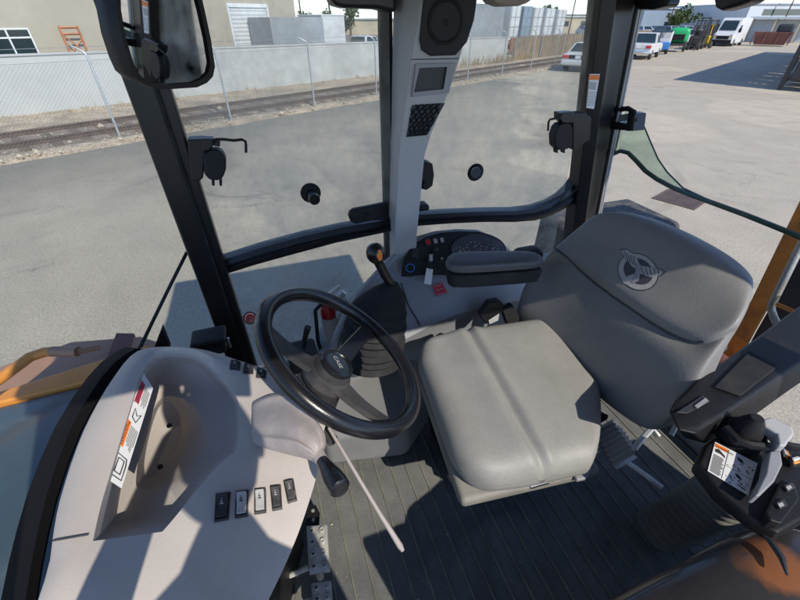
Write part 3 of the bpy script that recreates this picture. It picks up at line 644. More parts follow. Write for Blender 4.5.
# trees, poles, weeds
def tree(o, h, rad, label, n=700, ls=.18):
    t = thing('tree', label, 'tree', o); o = V(o)
    b = MB(); b.tube([o, o + V((.1, 0, h * .3)), o + V((0, .1, h * .6)), o + V((.1, .05, h * .85))], [.16, .13, .08, .03], 7)
    for k in range(7):
        a = k * 2.4; z = h * (.35 + .07 * k); b.tube([o + EZ * z, o + V((math.cos(a) * rad * .4, math.sin(a) * rad * .4, z + h * .12)), o + V((math.cos(a) * rad * .8, math.sin(a) * rad * .8, z + h * .17))], [.06, .04, .015], 5)
    b.build('trunk', K['bark'], t)
    cl = [(V((random.gauss(0, .45) * rad, random.gauss(0, .45) * rad, h * random.uniform(.45, .95))), random.uniform(.25, .5) * rad) for _ in range(14)]
    b = MB()
    for i in range(n):
        c, cr = cl[i % 14]; d = V((random.gauss(0, 1), random.gauss(0, 1), random.gauss(0, .8))).normalized() * cr * random.uniform(.5, 1.1); q = o + c + d
        u = V((random.gauss(0, 1), random.gauss(0, 1), random.gauss(0, 1))).normalized(); v_ = u.cross(V((random.random(), random.random(), random.random() + .1))).normalized(); s = ls * random.uniform(.6, 1.3)
        b.add([q + u * s, q + v_ * s * .6, q - u * s, q - v_ * s * .6], [(0, 1, 2, 3)])
    b.build('crown', K['leaf'], t, smooth=False)
tree((-6.4, 60, 0), 3.9, 1.3, 'green tree behind the box truck left of the grey pillar')
tree((-12.4, 62, 0), 3.6, 1.5, 'small bushy tree above the grey box trailer')
tree((-9.9, 64, 0), 3.5, 1.2, 'small green tree between the box trailer and the taller tree')
tree((29.5, 95, 0), 4.9, 1.3, 'dark slim tree behind the white trailers', ls=.25)
tree((54, 118, 0), 5.2, 2.6, 'broad tree behind the low brown building', ls=.35)
tree((66, 112, 0), 4.6, 2.8, 'broad tree far off in front of the blue warehouse', ls=.35)
for (x, y, lb) in ((32.4, 90, 'utility pole right of the white trailers'), (46.2, 112, 'utility pole beside the black pillar top'), (49.5, 116, 'second utility pole near the black pillar'), (-14.5, 70, 'utility pole above the grey box trailer'), (-8.5, 58, 'slim pole left of the green tree'), (63.5, 112, 'utility pole in front of the blue warehouse'), (77.5, 96, 'utility pole by the pale warehouse')):
    t = thing('utility_pole', lb, 'pole', (x, y, 0)); b = MB(); b.tube([(x, y, 0), (x, y, 9)], [.14, .10], 7); b.build('pole', K['bark'], t)
    b = MB(); b.box((x, y - .12, 8.3), (1.2, .05, .07), (V((1, 0, 0)), V((0, 1, 0)), EZ)); b.build('crossarm', K['bark'], t)
b = MB()
for i in range(260):
    s = random.choice([random.uniform(20, 31), random.uniform(28, 34), random.uniform(-6, 30)]); n_ = wn(s) - random.uniform(.05, .6); h = random.uniform(.15, .7) if s > 24 else random.uniform(.08, .25); c = TR(s, n_, .1)
    for k in range(3):
        a = random.uniform(0, 6.28); u = V((math.cos(a), math.sin(a), 0)); b.add([c - u * .02, c + u * .02, c + u * random.uniform(.05, .25) + EZ * h], [(0, 1, 2)])
setp(b.build('dry_weeds', K['weed'], loc=TR(20, 17.4), smooth=False), 'dry tan weeds growing along the foot of the white wall', 'weeds', kind='stuff')

# ================================================================== THE MACHINE
FL = 1.30                                            # cab floor height
# --- body below and in front of the cab
t = thing('backhoe_body', 'orange backhoe tractor body with wheels under the cab', 'tractor', M(.4, .7, 0))
b = MB(); b.mbox(-.35, 1.5, -.15, 1.30, .75, 1.22); b.build('chassis', K['darksteel'], t, bevel=.03)
def wheel(x, y, r, wd, nm):
    b = MB(); b.lathe(M(x, y - wd / 2, r), EY, [(r * .5, 0), (r * .55, .03), (r * .62, 0), (r * .93, .0), (r, wd * .12), (r, wd * .88), (r * .93, wd), (r * .62, wd), (r * .55, wd - .03), (r * .5, wd)], 40)
    for k in range(22):
        for s in (-1, 1):
            a = (k + .25 * s) * 2 * PI / 22; d = EX * math.cos(a) + EZ * math.sin(a); tt = (EX * -math.sin(a) + EZ * math.cos(a))
            b.box(M(x, y, r) + d * (r + .012) + EY * s * wd * .23, (.03, wd * .27, .022), ((tt + EY * s * .35).normalized(), (EY - tt * s * .35).normalized(), d))
    wq = b.build(nm, K['tyre'], t, ang=30)
    b = MB(); b.lathe(M(x, y - wd / 2 + .04, r), EY, [(0, .05), (r * .2, .04), (r * .45, .06), (r * .52, 0), (r * .55, 0), (r * .55, wd - .08), (r * .5, wd - .08), (r * .45, wd - .14), (0, wd - .12)], 28); b.build('rim', K['white'], wq)
wheel(2.02, 1.72, .70, .46, 'wheel'); wheel(2.02, -.35, .70, .46, 'wheel')
wheel(-1.25, 1.45, .48, .30, 'wheel'); wheel(-1.25, -.05, .48, .30, 'wheel')
b = MB(); b.rbox(M(1.985, 1.72, 1.275), (.365, .23, .42), .05, n=4, fn=lambda q: V((q.x - .05 * q.z / .43 * 0 - .03 * (q.z < 0), q.y, q.z))); b.build('fender', K['dustyblack'], t)
# bonnet seen through the windscreen: orange flanks, dark glossy top
def zz(u, v, z): return LZ(u, v, z)
hp = [zz(150, 334, 1.80), zz(0, 412, 1.80), zz(-190, 480, 1.80), zz(-190, 520, 1.80), zz(0, 441, 1.80), zz(60, 402, 1.80), zz(150, 350, 1.80)]
top = MB()
far = [M(-.48, 1.10, 1.80), M(-.70, 1.06, 1.80), M(-1.7, .98, 1.76), M(-2.0, .96, 1.72)]
def hs(x, yo, yi, z): return [M(x, yo, z - .55), M(x, yo, z - .03), M(x, yo - .02, z), M(x, yi, z), M(x, yi, z - .04), M(x, yi - .0, z - .55)]
b = MB(); b.loft([hs(-.50, 1.215, 1.085, 1.80), hs(-.9, 1.145, 1.075, 1.79), hs(-1.4, 1.09, 1.03, 1.76), hs(-2.1, 1.03, .98, 1.71)]); b.build('bonnet_side', K['orange'], t, bevel=.008)
def ht(x, y0, y1, z, c): return [M(x, y0 + (y1 - y0) * k / 8, z + c * (1 - (2 * k / 8 - 1) ** 2)) for k in range(9)] + [M(x, y1, z - .4), M(x, y0, z - .4)]
b = MB(); b.loft([ht(-.50, .18, 1.08, 1.786, .02), ht(-.9, .20, 1.07, 1.776, .03), ht(-1.4, .25, 1.025, 1.746, .03), ht(-2.1, .3, .975, 1.696, .03)]); b.build('bonnet_top', K['hood'], t, bevel=.006)
b = MB(); b.loft([hs(-.47, .178, .02, 1.80), hs(-1.4, .245, .10, 1.76), hs(-2.1, .295, .16, 1.71)]); b.build('bonnet_side', K['orange'], t, bevel=.008)
# loader arm / guard tube on the right of the bonnet
t2 = thing('front_loader', 'orange loader arm and bent guard tube beside the bonnet', 'loader arm', M(-1.0, 1.4, .5))
b = MB(); b.tube([LZ(-60, 420, 1.86), LZ(0, 379, 1.86), LZ(30, 357, 1.86), LZ(45, 352, 1.86), LZ(52, 351.5, 1.86)], .0155, 10); b.build('guard_tube', K['orange'], t2)
b = MB(); b.tube([LZ(52, 351.5, 1.86), LZ(78, 351.5, 1.86)], .0165, 10); b.tube([LZ(78, 351.5, 1.86), LZ(100, 347, 1.84)], .010, 8); b.build('shaded_tube', K['mauve'], t2)  # shaded far stretch of the guard tube, shade put into its colour
def arm(x, y0, y1, z0, z1): return [M(x, y0, z0), M(x, y1, z0), M(x, y1, z1), M(x, y0, z1)]
b = MB(); b.loft([arm(-.46, 1.26, 1.42, 1.2, 1.56), arm(-.62, 1.24, 1.46, 1.15, 1.66), arm(-.85, 1.22, 1.47, 1.1, 1.69), arm(-1.25, 1.20, 1.45, .9, 1.62), arm(-2.2, 1.18, 1.4, .3, .8)]); b.build('arm_beam', K['mauve'], t2, bevel=.02)
b = MB(); b.loft([arm(-.64, 1.23, 1.465, 1.2, 1.67), arm(-.70, 1.23, 1.47, 1.2, 1.685)]); b.build('arm_plate', K['brown'], t2, bevel=.004)
# marker lamp on a stalk outside the right window
t2 = thing('marker_lamp', 'small round red marker lamp outside the right window', 'lamp', LY(250, 318, 1.62))
b = MB(); c = LY(250, 318, 1.62); d = (C0 - c).normalized(); b.lathe(c - d * .02, d, [(0, 0), (.024, 0), (.026, .02), (.02, .034), (0, .04)], 18); b.build('lens', K['redlens'], t2)
b = MB(); b.lathe(c - d * .06, d, [(0, 0), (.03, 0), (.032, .05), (0, .05)], 18); b.tube([c - d * .04, c - d * .04 + EX * .06 + EZ * .02, c - d * .04 + EX * .12 - EZ * .5], .012, 8); b.build('bracket', K['black'], t2)
# rusty stabiliser post, handrail and swing bits behind the cab
t2 = thing('stabiliser_post', 'worn orange stabiliser post of the backhoe behind the cab', 'stabiliser', M(2.3, .9, .3))
a0 = [LX(700, 352, 2.2), LX(717, 346, 2.2), LX(820, 130, 2.2), LX(800, 138, 2.2)]
q = [M(2.20, 1.0, .95), M(2.20, .86, .95), M(2.20, .90, 2.75), M(2.20, 1.09, 2.75)]
e1 = [LX(u, v, 2.2) for u, v in ((716, 358), (733, 330), (751, 300), (784, 232), (812, 175), (840, 118), (858, 80))]
e2 = [LX(u, v, 2.2) for u, v in ((738, 360), (753, 332), (771, 300), (800, 238), (828, 180), (856, 122), (874, 84))]
b = MB(); b.loft([[p, q_, q_ + EX * .02, p + EX * .02] for p, q_ in zip(e1, e2)]); b.build('front_plate', K['orangew'], t2, bevel=.004)
b = MB(); b.loft([[q_ + EX * .021, q_ + EX * .021 - EY * .16, q_ + EX * .25 - EY * .16, q_ + EX * .25] for q_ in e2]); b.build('column', K['darksteel'], t2, bevel=.006)
b = MB(); b.tube([LX(700, 368, 1.9), LX(712, 350, 1.9), LX(722, 345, 1.9)], .03, 8); b.build('hose', K['darksteel'], t2)
t3 = thing('swing_cylinder', 'dirty orange hydraulic cylinder end low behind the seat', 'cylinder', LX(704, 372, 2.0))
b = MB(); c = LX(704, 366, 2.0); b.rbox(c, (.09, .06, .05), .03, n=3); b.build('end_cap', K['orange'], t3)
b = MB(); b.lathe(c + EZ * .05 + EX * .03, EY, [(0, -.08), (.05, -.08), (.05, .08), (0, .08)], 16); b.build('barrel', K['brown'], t3)
t3 = thing('grab_rail', 'bent metal grab rail outside the rear of the cab', 'rail', LX(785, 330, 1.65))
b = MB(); b.tube([LX(830, 190, 1.62), LX(800, 247, 1.62), LX(773, 302, 1.62), LX(771, 309, 1.62), LX(774, 318, 1.62), LX(788, 345, 1.62)], .012, 10); b.build('tube', K['steel'], t3)
b = MB(); b.tube([LX(774, 303, 1.62), LX(800, 314, 1.66)], .008, 8); b.build('brace', K['orange'], t3)

# --- cab frame
cab = thing('tractor_cab', 'black steel cab frame with grey centre pillar and glass', 'cab frame', M(.5, .6, FL))
def pil(secs, nm, m, bev=.006): 
    b = MB(); b.loft(secs); return b.build(nm, m, cab, bevel=bev)
# right front pillar
pa = pil([[M(-.325, 1.36, z), M(-.215 - .02 * (1.3 < z < 1.6), 1.36, z), M(-.225, 1.46, z), M(-.335, 1.46, z)] for z in (1.30, 1.75, 2.2, 2.9)], 'front_pillar', K['frame'], .01)
b = MB(); b.loft([[M(-.255, 1.352, z), M(-.245, 1.352, z), M(-.245, 1.36, z), M(-.255, 1.36, z)] for z in (1.4, 2.88)]); b.build('trim_strip', K['rubber'], pa)
# left front pillar (off frame, shades the console)
pil([[M(-.42, -.12, z), M(-.34, -.12, z), M(-.34, -.20, z), M(-.42, -.20, z)] for z in (1.30, 2.9)], 'front_pillar', K['frame'])
# grey centre pillar with speaker
def bsec(z, xi0, xi1, xf, yi=1.25, yo=1.45): return [M(xi0, yi, z), M(xi1, yi, z), M(xi1 + .03, yo, z), M(xf, yo, z)]
bp = pil([bsec(1.70, .405, .495, .445), bsec(2.02, .405, .495, .445), bsec(2.32, .418, .515, .455), bsec(2.39, .428, .536, .46), bsec(2.47, .44, .572, .462), bsec(2.55, .452, .604, .464), bsec(2.61, .46, .622, .466), bsec(2.75, .492, .652, .47), bsec(2.9, .52, .67, .475)], 'centre_pillar', K['trim'], .006)
b = MB(); b.loft([[M(.452 - .022, 1.462, z), M(.452 + .02, 1.462, z), M(.452 + .02, 1.49, z), M(.43, 1.49, z)] for z in (1.6, 2.9)]); b.build('seal', K['rubber'], cab)
# the parts set into its inner face: traced on the plane of that face
def face(u, v, off=0.): return onplane(u, v, EY * (1.25 - off), EY)
def fpoly(pts, off, th, nm, m, par, bev=0): b = MB(); b.prism([face(u, v, off) for u, v in pts], EY * -th); return b.build(nm, m, par, bevel=bev, smooth=bool(bev))
spk = fpoly([(424, -14), (478, -14), (473, 20), (466, 42), (455, 55), (430, 56), (421, 50), (419, 40)], .0, .008, 'speaker', K['black'], bp, .003)
c = face(446, 22, .009); b = MB(); b.lathe(c + EY * .004, -EY, [(.052, .0), (.056, .006), (.05, .008), (.044, .003), (.02, .002), (0, .004)], 30); b.build('speaker_cone', K['rubber'], spk)
for k in range(9):
    pass
b = MB(); fr = [(416, 64), (456, 63), (449, 93), (412, 97)]; inn = [(419.5, 68), (447, 67), (443.5, 89), (414, 92)]
P1 = [face(u, v, .0) for u, v in fr]; P2 = [face(u, v, .010) for u, v in fr]; P3 = [face(u, v, .010) for u, v in inn]; P4 = [face(u, v, -.0) for u, v in inn]
b.loft([P1, P2, P3, P4], True, False); pk = b.build('pocket_frame', K['panel'], bp, bevel=.002)
fpoly(inn, .0, .001, 'pocket', K['ink'], pk)
vq = [(412, 105), (445, 103), (427, 135), (406, 137)]
vg = fpoly(vq, .0, .0015, 'vent_recess', K['ink'], bp)
b = MB()
def bil(a, c): 
    A, B_, C_, D_ = vq; x = [A[i] * (1 - a) * (1 - c) + B_[i] * a * (1 - c) + C_[i] * a * c + D_[i] * (1 - a) * c for i in (0, 1)]; return face(x[0], x[1], .005)
for k in range(-3, 6):
    for d in (1, -1):
        pts = []
        for q in range(13):
            c_ = q / 12; a_ = (k * .2 + .12 + d * c_ * .75 + (.75 if d < 0 else 0) + .03 * math.sin(q * 2.1))
            if 0 <= a_ <= 1: pts.append(bil(a_, c_))
        if len(pts) > 1: b.tube(pts, .0022, 4)
b.build('vent_grille', K['black'], vg, smooth=False)
b = MB(); b.tube([face(u, v, .001) for u, v in ((411, 59.5), (459, 58.5))], .0012, 4); b.build('panel_joint', K['ink'], bp, smooth=False)
# rear right pillar, leaning
def csec(z, k): 
    xl = 1.225 + (1.368 - 1.225) * (2.752 - z) / .748; xr = 1.413 + (1.527 - 1.413) * (2.725 - z) / .741
    return [M(xl, 1.40, z), M(xl + .045, 1.375, z), M(xl + .07, 1.385, z), M(xr - .05, 1.385, z), M(xr - .03, 1.40, z), M(xr, 1.40, z), M(xr, 1.47, z), M(xl, 1.47, z)]
cpl = pil([csec(z, 0) for z in (1.30, 1.9, 2.3, 2.6, 2.9)], 'rear_pillar', K['frame'], .003)
b = MB()
for dx in (-.018, -.006): b.tube([M(1.413 + dx + (1.527 - 1.413) * (2.725 - z) / .741, 1.388, z) for z in (1.6, 2.2, 2.85)], .005, 6)
b.build('door_seal', K['galv'], cpl)
sq = [(590, 74), (600, 74), (594, 109), (586.5, 108)]
b = MB(); b.prism([LY(u, v, 1.371) for u, v in sq], EY * .003); st_ = b.build('warning_label', K['decal'], cpl, smooth=False)
b = MB(); b.prism([LY(u, v, 1.3695) for u, v in ((589.4, 75), (599.6, 75), (598.8, 80), (588.6, 80))], EY * .001); b.build('label_heading', K['dorange'], st_, smooth=False)
b = MB(); b.prism([LY(u, v, 1.3695) for u, v in ((590, 82), (596.6, 82.5), (595.5, 90), (588.6, 89))], EY * .001)
for k in range(7): y = 92 + k * 2.1; b.prism([LY(u, v, 1.3695) for u, v in ((588.2 - k * .25, y), (596.6 - k * .4, y + .2), (596.5 - k * .4, y + 1.0), (588.0 - k * .25, y + .8))], EY * .001)
b.build('label_print', K['trim'], st_, smooth=False)
pil([[M(1.25, -.12, z), M(1.36, -.12, z), M(1.36, -.21, z), M(1.25, -.21, z)] for z in (1.30, 2.9)], 'rear_pillar', K['frame'])
# window sill along the right side
up = [(205, 264.5), (220, 261), (260, 248), (304, 236), (345, 227), (387, 220), (417, 215), (450, 213), (484, 211.5), (515, 211), (535, 208.5), (550, 203.5), (562, 196.5), (570, 189), (578, 178)]
lo = [(205, 280), (220, 276), (253, 265.5), (287, 256), (335, 243), (387, 232), (417, 226), (450, 223.5), (484, 222), (515, 222), (535, 220.5), (550, 216), (562, 210), (572, 205), (583, 199)]
b = MB(); secs = []
for i_, ((u, v), (u2, v2)) in enumerate(zip(up, lo)):
    p, q_ = LY(u, v, 1.405 + .012 * max(0, i_ - 11)), LY(u2, v2, 1.395 + .012 * max(0, i_ - 11)); p.z += 0; m_ = (p + q_) / 2
    secs.append([p + EY * .05, p, m_ * .7 + p * .3 - EY * .008, m_ - EY * .002, m_ * .7 + q_ * .3 - EY * .010, q_, q_ + EY * .05])
b.loft(secs); b.build('window_sill', K['frame'], cab, ang=25)
b = MB(); b.tube([LY(u, (v + v2) / 2 - 1.2, 1.396) for (u, v), (u2, v2) in zip(up, lo)], .0035, 6); b.build('sill_seal', K['rubber'], cab)
# roof, headers, lower skins
b = MB(); b.mbox(-.46, 1.74, -.22, 1.50, 2.90, 3.00); b.build('roof', K['fabric'], cab, bevel=.03)
b = MB(); b.mbox(-.48, 1.78, -.24, 1.53, 2.985, 3.04); b.build('roof_cover', K['orange'], cab, bevel=.03)
b = MB(); b.prism([LY(u, v, 1.36) for u, v in ((322, -30), (332, 1), (336, 5.5), (345, 8), (378, 9), (397, 13), (397, -30))], EY * .09); b.build('header', K['frame'], cab, bevel=.012)
b = MB(); b.prism([LY(u, v, 1.30) for u, v in ((478, -20), (496, 3), (506, 6.5), (520, 6), (532, 2), (540, -20))], EY * .08); b.build('headliner_edge', K['fabric'], cab, bevel=.012)
b = MB(); b.prism([LX(u, v, 1.38) for u, v in ((630, -25), (636, 9.5), (652, 10), (667, 6), (672, -25))], EX * .06); b.build('header', K['frame'], cab, bevel=.01)
b = MB(); b.prism([LX(u, v, 1.38) for u, v in ((708, -20), (714, 8), (720, 11), (727, 9), (738, 6), (751, 1), (760, -20))], EX * .07); b.build('lamp_housing', K['frame'], cab, bevel=.012)
b = MB(); b.mbox(.98, 1.44, 1.40, 1.44, FL, 1.70); b.mbox(.0, .98, 1.40, 1.44, FL, 1.42); b.mbox(-.36, .0, 1.40, 1.44, FL, 1.36); b.build('lower_side_panel', K['panel'], cab)
b = MB(); b.mbox(.28, 1.44, -.24, -.205, FL, 2.045); b.build('lower_side_panel', K['panel'], cab, bevel=.01)  # unseen left panel, added and sized to shade the floor
b = MB(); b.mbox(1.40, 1.46, -.21, 1.40, FL, 1.48); b.build('rear_panel', K['panel'], cab)
b = MB(); b.mbox(-.50, 1.46, -.22, 1.46, FL - .08, FL - .003); b.build('floor_plate', K['darksteel'], cab)
b = MB(); b.mbox(-.52, -.44, .10, 1.36, FL, 1.52); b.build('firewall', K['black'], cab)
# glass
def pane(pts, nm, m, n, th=.005): b = MB(); b.prism(pts, n * th); return b.build(nm, m, cab, smooth=False)
pane([M(-.22, 1.43, 1.36), M(.45, 1.43, 1.36), M(.45, 1.43, 2.9), M(-.22, 1.43, 2.9)], 'side_window', glass_clear, EY)
pane([M(.49, 1.43, 1.42), M(1.36, 1.43, 1.42), M(1.24, 1.43, 2.9), M(.49, 1.43, 2.9)], 'side_window', glass_clear, EY)
b = MB(); secs = []
for y, x in ((1.44, -.335), (1.25, -.47), (.95, -.535), (.6, -.56), (.25, -.53), (-.02, -.47), (-.14, -.42)): secs.append([M(x, y, 1.55), M(x + .02, y, 2.9), M(x + .024, y, 2.9), M(x + .004, y, 1.55)])
b.loft(secs); b.build('windscreen', glass_wind, cab)
b = MB(); b.tube([LY(187, 252, 1.42), LY(168, 290, 1.36), LY(150, 327, 1.28), LY(138, 352, 1.18)], .006, 8); b.build('windscreen_seal', K['rubber'], cab)
# swung-out rear glass with its thick green edge
lowc = [(603, 176), (606, 164), (612, 154.5), (620, 151), (628, 153), (636, 161), (645, 171), (657, 179.5), (672, 187.5), (690, 195), (715, 204), (745, 215), (780, 229), (830, 250)]
upc = [(614, 128), (616, 124), (620, 120), (628, 108), (637, 113), (643, 124), (651, 143), (658, 159), (667, 172), (683, 188), (715, 203), (745, 214.2), (780, 228.2), (830, 249.2)]
b = MB(); A_ = [LX(u, v, 1.50 + .0 * k) for k, (u, v) in enumerate(lowc)]; B_ = [LX(u, v, 1.50 + .10 * max(0, 1 - k / 10)) for k, (u, v) in enumerate(upc)]
b.loft([[p, q_, q_ + EX * .005, p + EX * .005] for p, q_ in zip(A_, B_)]); b.build('rear_window', glass_green, cab)
b = MB(); b.tube([p + EX * .002 for p in A_], [.009] * 14, 8); b.build('glass_edge', glass_edge, cab)
b = MB(); b.tube([q_ for q_ in B_[3:11]], .003, 6); b.build('glass_edge', glass_edge, cab)
# catch block at the corner of that glass
t2 = thing('glass_catch', 'dark moulded catch block joining the green glass to the pillar', 'catch', LX(622, 120, 1.46))
b = MB(); b.prism([LX(u, v, 1.44) for u, v in ((606, 121), (629, 124), (631, 131), (606, 129))], EX * .06); b.prism([LX(u, v, 1.44) for u, v in ((628, 112), (635, 114), (633, 131), (625.5, 131))], EX * .06)
b.build('block', K['frame'], t2, bevel=.003)
b = MB(); b.tube([LX(u, v, 1.45) for u, v in ((606, 119), (611, 113), (619, 109.5), (628, 108.5), (634, 112), (635, 122))], .010, 8); b.build('rim', K['black'], t2)
b = MB(); b.prism([LX(u, v, 1.455) for u, v in ((611, 119), (618, 115), (631, 113), (631, 117), (626, 121), (612, 122))], EX * .01); b.build('cushion_pad', K['grey'], t2, bevel=.002)

# --- rear-view mirror
t2 = thing('rear_view_mirror', 'large black framed rear-view mirror at the top left', 'mirror', LY(165, 88, .78))
m0 = LY(165, 40, .78); mn = ((C0 - m0).normalized() + (M(1.22, 1.42, 2.40) - m0).normalized()).normalized()
out = [(113, -30), (114, 8), (119, 36), (127, 62), (133, 76), (141, 83.5), (152, 88), (165, 89), (195, 87), (205, 82.5), (211, 76), (213, 66), (209, 40), (203, 12), (197, -14), (190, -30)]
ctr = (163, 28)
def mp(u, v, o=0): return onplane(u, v, m0 + mn * o, mn)
inn = [(u + (ctr[0] - u) * (.115 if u < 160 else .055), v + (ctr[1] - v) * .075) for u, v in out]
b = MB(); P0_ = [mp(u, v, 0) for u, v in out]; cc = sum(P0_, V()) / len(P0_)
b.loft([[cc + (p - cc) * .7 - mn * .045 for p in P0_], [cc + (p - cc) * .93 - mn * .032 for p in P0_], [p - mn * .010 for p in P0_], [p + mn * .004 for p in P0_], [mp(u, v, .004) for u, v in inn], [mp(u, v, -.002) for u, v in inn]], True, True); b.build('housing', K['black'], t2, ang=50)
b = MB(); b.prism([mp(u, v, -.0015) for u, v in inn], mn * .002); b.build('glass', K['mirror'], t2, smooth=False)
b = MB(); b.tube([cc - mn * .03, cc - mn * .06 + EZ * .1, M(-.14, .95, 2.895)], .012, 8); b.build('bracket', K['black'], t2)

# --- window latches
def latch(name, label, base, s, yq):
    t = thing(name, label, 'latch', base)
    return t
t2 = thing('window_latch', 'black window latch with bent rod on the front pillar', 'latch', LY(205, 175, 1.36))
def yl(u, v, y=1.35): return LY(u, v, y)
b = MB(); b.prism([yl(u, v, 1.33) for u, v in ((187, 140), (204, 139), (206, 145), (203, 178), (199, 182), (191, 179))], EY * .05); b.build('bracket', K['frame'], t2, bevel=.004)
b = MB(); b.prism([yl(u, v, 1.32) for u, v in ((203, 154), (210, 150), (218, 150), (223, 153), (226, 160), (226, 170), (223, 178), (217, 181), (209, 180), (204, 174))], EY * .045); b.build('lock_body', K['black'], t2, bevel=.006)
b = MB(); b.prism([yl(u, v, 1.325) for u, v in ((201, 139), (213, 139), (213, 146), (209, 151), (202, 151))], EY * .04); b.prism([yl(u, v, 1.335) for u, v in ((213, 140), (220, 141), (220, 147), (213, 146))], EY * .03); b.build('clamp', K['frame'], t2, bevel=.003)
b = MB(); b.tube([yl(u, v, 1.335) for u, v in ((213, 143), (216, 139.3), (224, 139.3), (234, 140.5), (242, 139.5), (245.5, 141.5), (246, 145), (246, 152.5))], .0042, 8); b.build('rod', K['black'], t2)
b = MB()
for u in (211.5, 219): b.prism([yl(u, 180, 1.335), yl(u + 3, 180, 1.335), yl(u + 3, 186, 1.335), yl(u + .5, 185.5, 1.335)], EY * .02)
b.build('lug', K['black'], t2)
t2 = thing('window_latch', 'black window latch with bent rod on the rear pillar', 'latch', LY(570, 150, 1.36))
b = MB(); b.prism([yl(u, v, 1.34) for u, v in ((573, 113), (586, 113), (592, 118), (590, 140), (580, 146), (577, 151), (573, 150))], EY * .05); b.build('bracket', K['frame'], t2, bevel=.004)
b = MB(); b.prism([yl(u, v, 1.33) for u, v in ((558, 128), (561, 124.5), (566, 123), (571, 124), (573, 128), (573, 144), (568, 149.5), (559, 150.5), (555.5, 147), (555, 136))], EY * .045); b.build('lock_body', K['black'], t2, bevel=.006)
b = MB(); b.prism([yl(u, v, 1.335) for u, v in ((560, 113), (574, 112), (575, 123), (563, 123), (560, 119))], EY * .04); b.build('clamp', K['frame'], t2, bevel=.003)
b = MB(); b.tube([yl(u, v, 1.335) for u, v in ((562, 115), (557, 118), (550, 119.5), (548.5, 122), (548, 130.5))], .0042, 8); b.build('rod', K['black'], t2)
b = MB()
for u in (556, 563): b.prism([yl(u, 149, 1.335), yl(u + 2, 149, 1.335), yl(u + 2, 153, 1.335), yl(u + .5, 153, 1.335)], EY * .02)
b.build('lug', K['black'], t2)
# round rubber bumpers on the glass, grab handle, small switch box
def bumper(u, v, r, label, du, dv):
    c = LY(u, v, 1.425); t = thing('window_bumper', label, 'bumper', c)
    b = MB(); b.lathe(c, -EY, [(0, 0), (r, 0), (r * 1.04, .006), (r * .9, .014), (r * .45, .016), (0, .016)], 24); b.build('disc', K['rubber'], t)
    e = LY(u + du, v + dv, 1.37)
    b = MB(); b.tube([c - EY * .012, e], [r * .50, r * .5], 14); b.tube([e, e + (e - c).normalized() * .012], [r * .58, r * .55], 14); b.build('knob', K['wheelrim'], t)
bumper(310.5, 192.5, .036, 'round rubber bumper on the front side window', 3.5, 6)
bumper(475, 172, .035, 'round rubber bumper on the rear side window', 1, 0.5)
t2 = thing('hand_hold', 'black grab handle across the foot of the grey pillar', 'handle', LY(370, 216, 1.40))
b = MB(); b.prism([LY(u, v, 1.36) for u, v in ((349, 217), (350, 212.5), (354, 210), (372, 206.5), (389, 203), (389, 221), (372, 221), (356, 224.5), (351, 222.5))], EY * .03); b.build('grip', K['black'], t2, bevel=.008)
for u, v in ((355, 217), (368, 213.5)): b = MB(); b.lathe(LY(u, v, 1.361), -EY, [(0, -.004), (.009, 0), (.008, .004), (0, .005)], 12); b.build('screw', K['rubber'], t2)
b = MB(); c = LY(422, 206, 1.36); b.rbox(c, (.022, .03, .012), .01, n=2); setp(b.build('grab_stub', K['black'], loc=c), 'small black stub right of the grey pillar foot', 'knob')
t2 = thing('switch_box', 'small black box clipped to the right of the grey pillar', 'box', LY(427, 190, 1.30))
b = MB(); b.prism([LY(u, v, 1.30) for u, v in ((421, 165), (427, 162), (433, 164), (434.5, 175), (433, 186), (427, 190.5), (421, 189))], EY * .05); b.build('case', K['black'], t2, bevel=.005)
b = MB(); b.rbox(LY(424, 184, 1.294), (.006, .008, .012), .003, n=2); b.build('button', K['rubber'], t2)

# ================================================================== INSIDE THE CAB
# --- ribbed floor mat
t = thing('floor_mat', 'ribbed dark rubber floor mat covering the cab floor', 'floor mat', M(.5, .5, FL))
b = MB(); b.mbox(-.30, 1.39, -.20, 1.15, FL, FL + .008); b.build('sheet', K['mat_'], t, bevel=.003)
b = MB()
x = -.272
while x < 1.36:
    b.loft([[M(x - .0035, y, FL + .0075), M(x - .0022, y, FL + .0120), M(x + .0022, y, FL + .0120), M(x + .0035, y, FL + .0075)] for y in (-.19, .2, .6, 1.12)]); x += .0555
b.build('ribs', K['rib'], t, ang=60)
# --- transmission hump and side skirt in pale plastic between seat and right console
# --- front console
t = thing('front_console', 'pale grey front console with storage tray and switches', 'console', M(-.2, .5, FL))
ZC = 2.05
def zc(u, v, z=ZC): return LZ(u, v, z)
outer = [((42, 640), 2.045), ((50, 560), 2.04), ((60, 500), 2.03), ((84, 430), 2.025), ((112, 380), 2.025), ((138, 351), 2.03), ((178, 348.5), 2.045), ((212, 353), 2.05), ((250, 364), 2.05), ((290, 378), 2.045), ((326, 402), 2.04), ((322, 440), 2.035), ((317, 474), 2.03), ((303, 520), 2.02), ((286, 562), 2.01), ((262, 612), 2.00), ((240, 660), 2.0)]
rim = [(93, 541), (93, 540), (101, 505), (113, 465), (129, 412), (143, 371), (163, 352.5), (196, 356), (221, 376), (232, 390), (239, 405), (237.5, 448), (222, 462), (198, 488), (180, 511), (163, 531), (160, 532)]
ridge = []                      # a slight roll between outer edge and tray
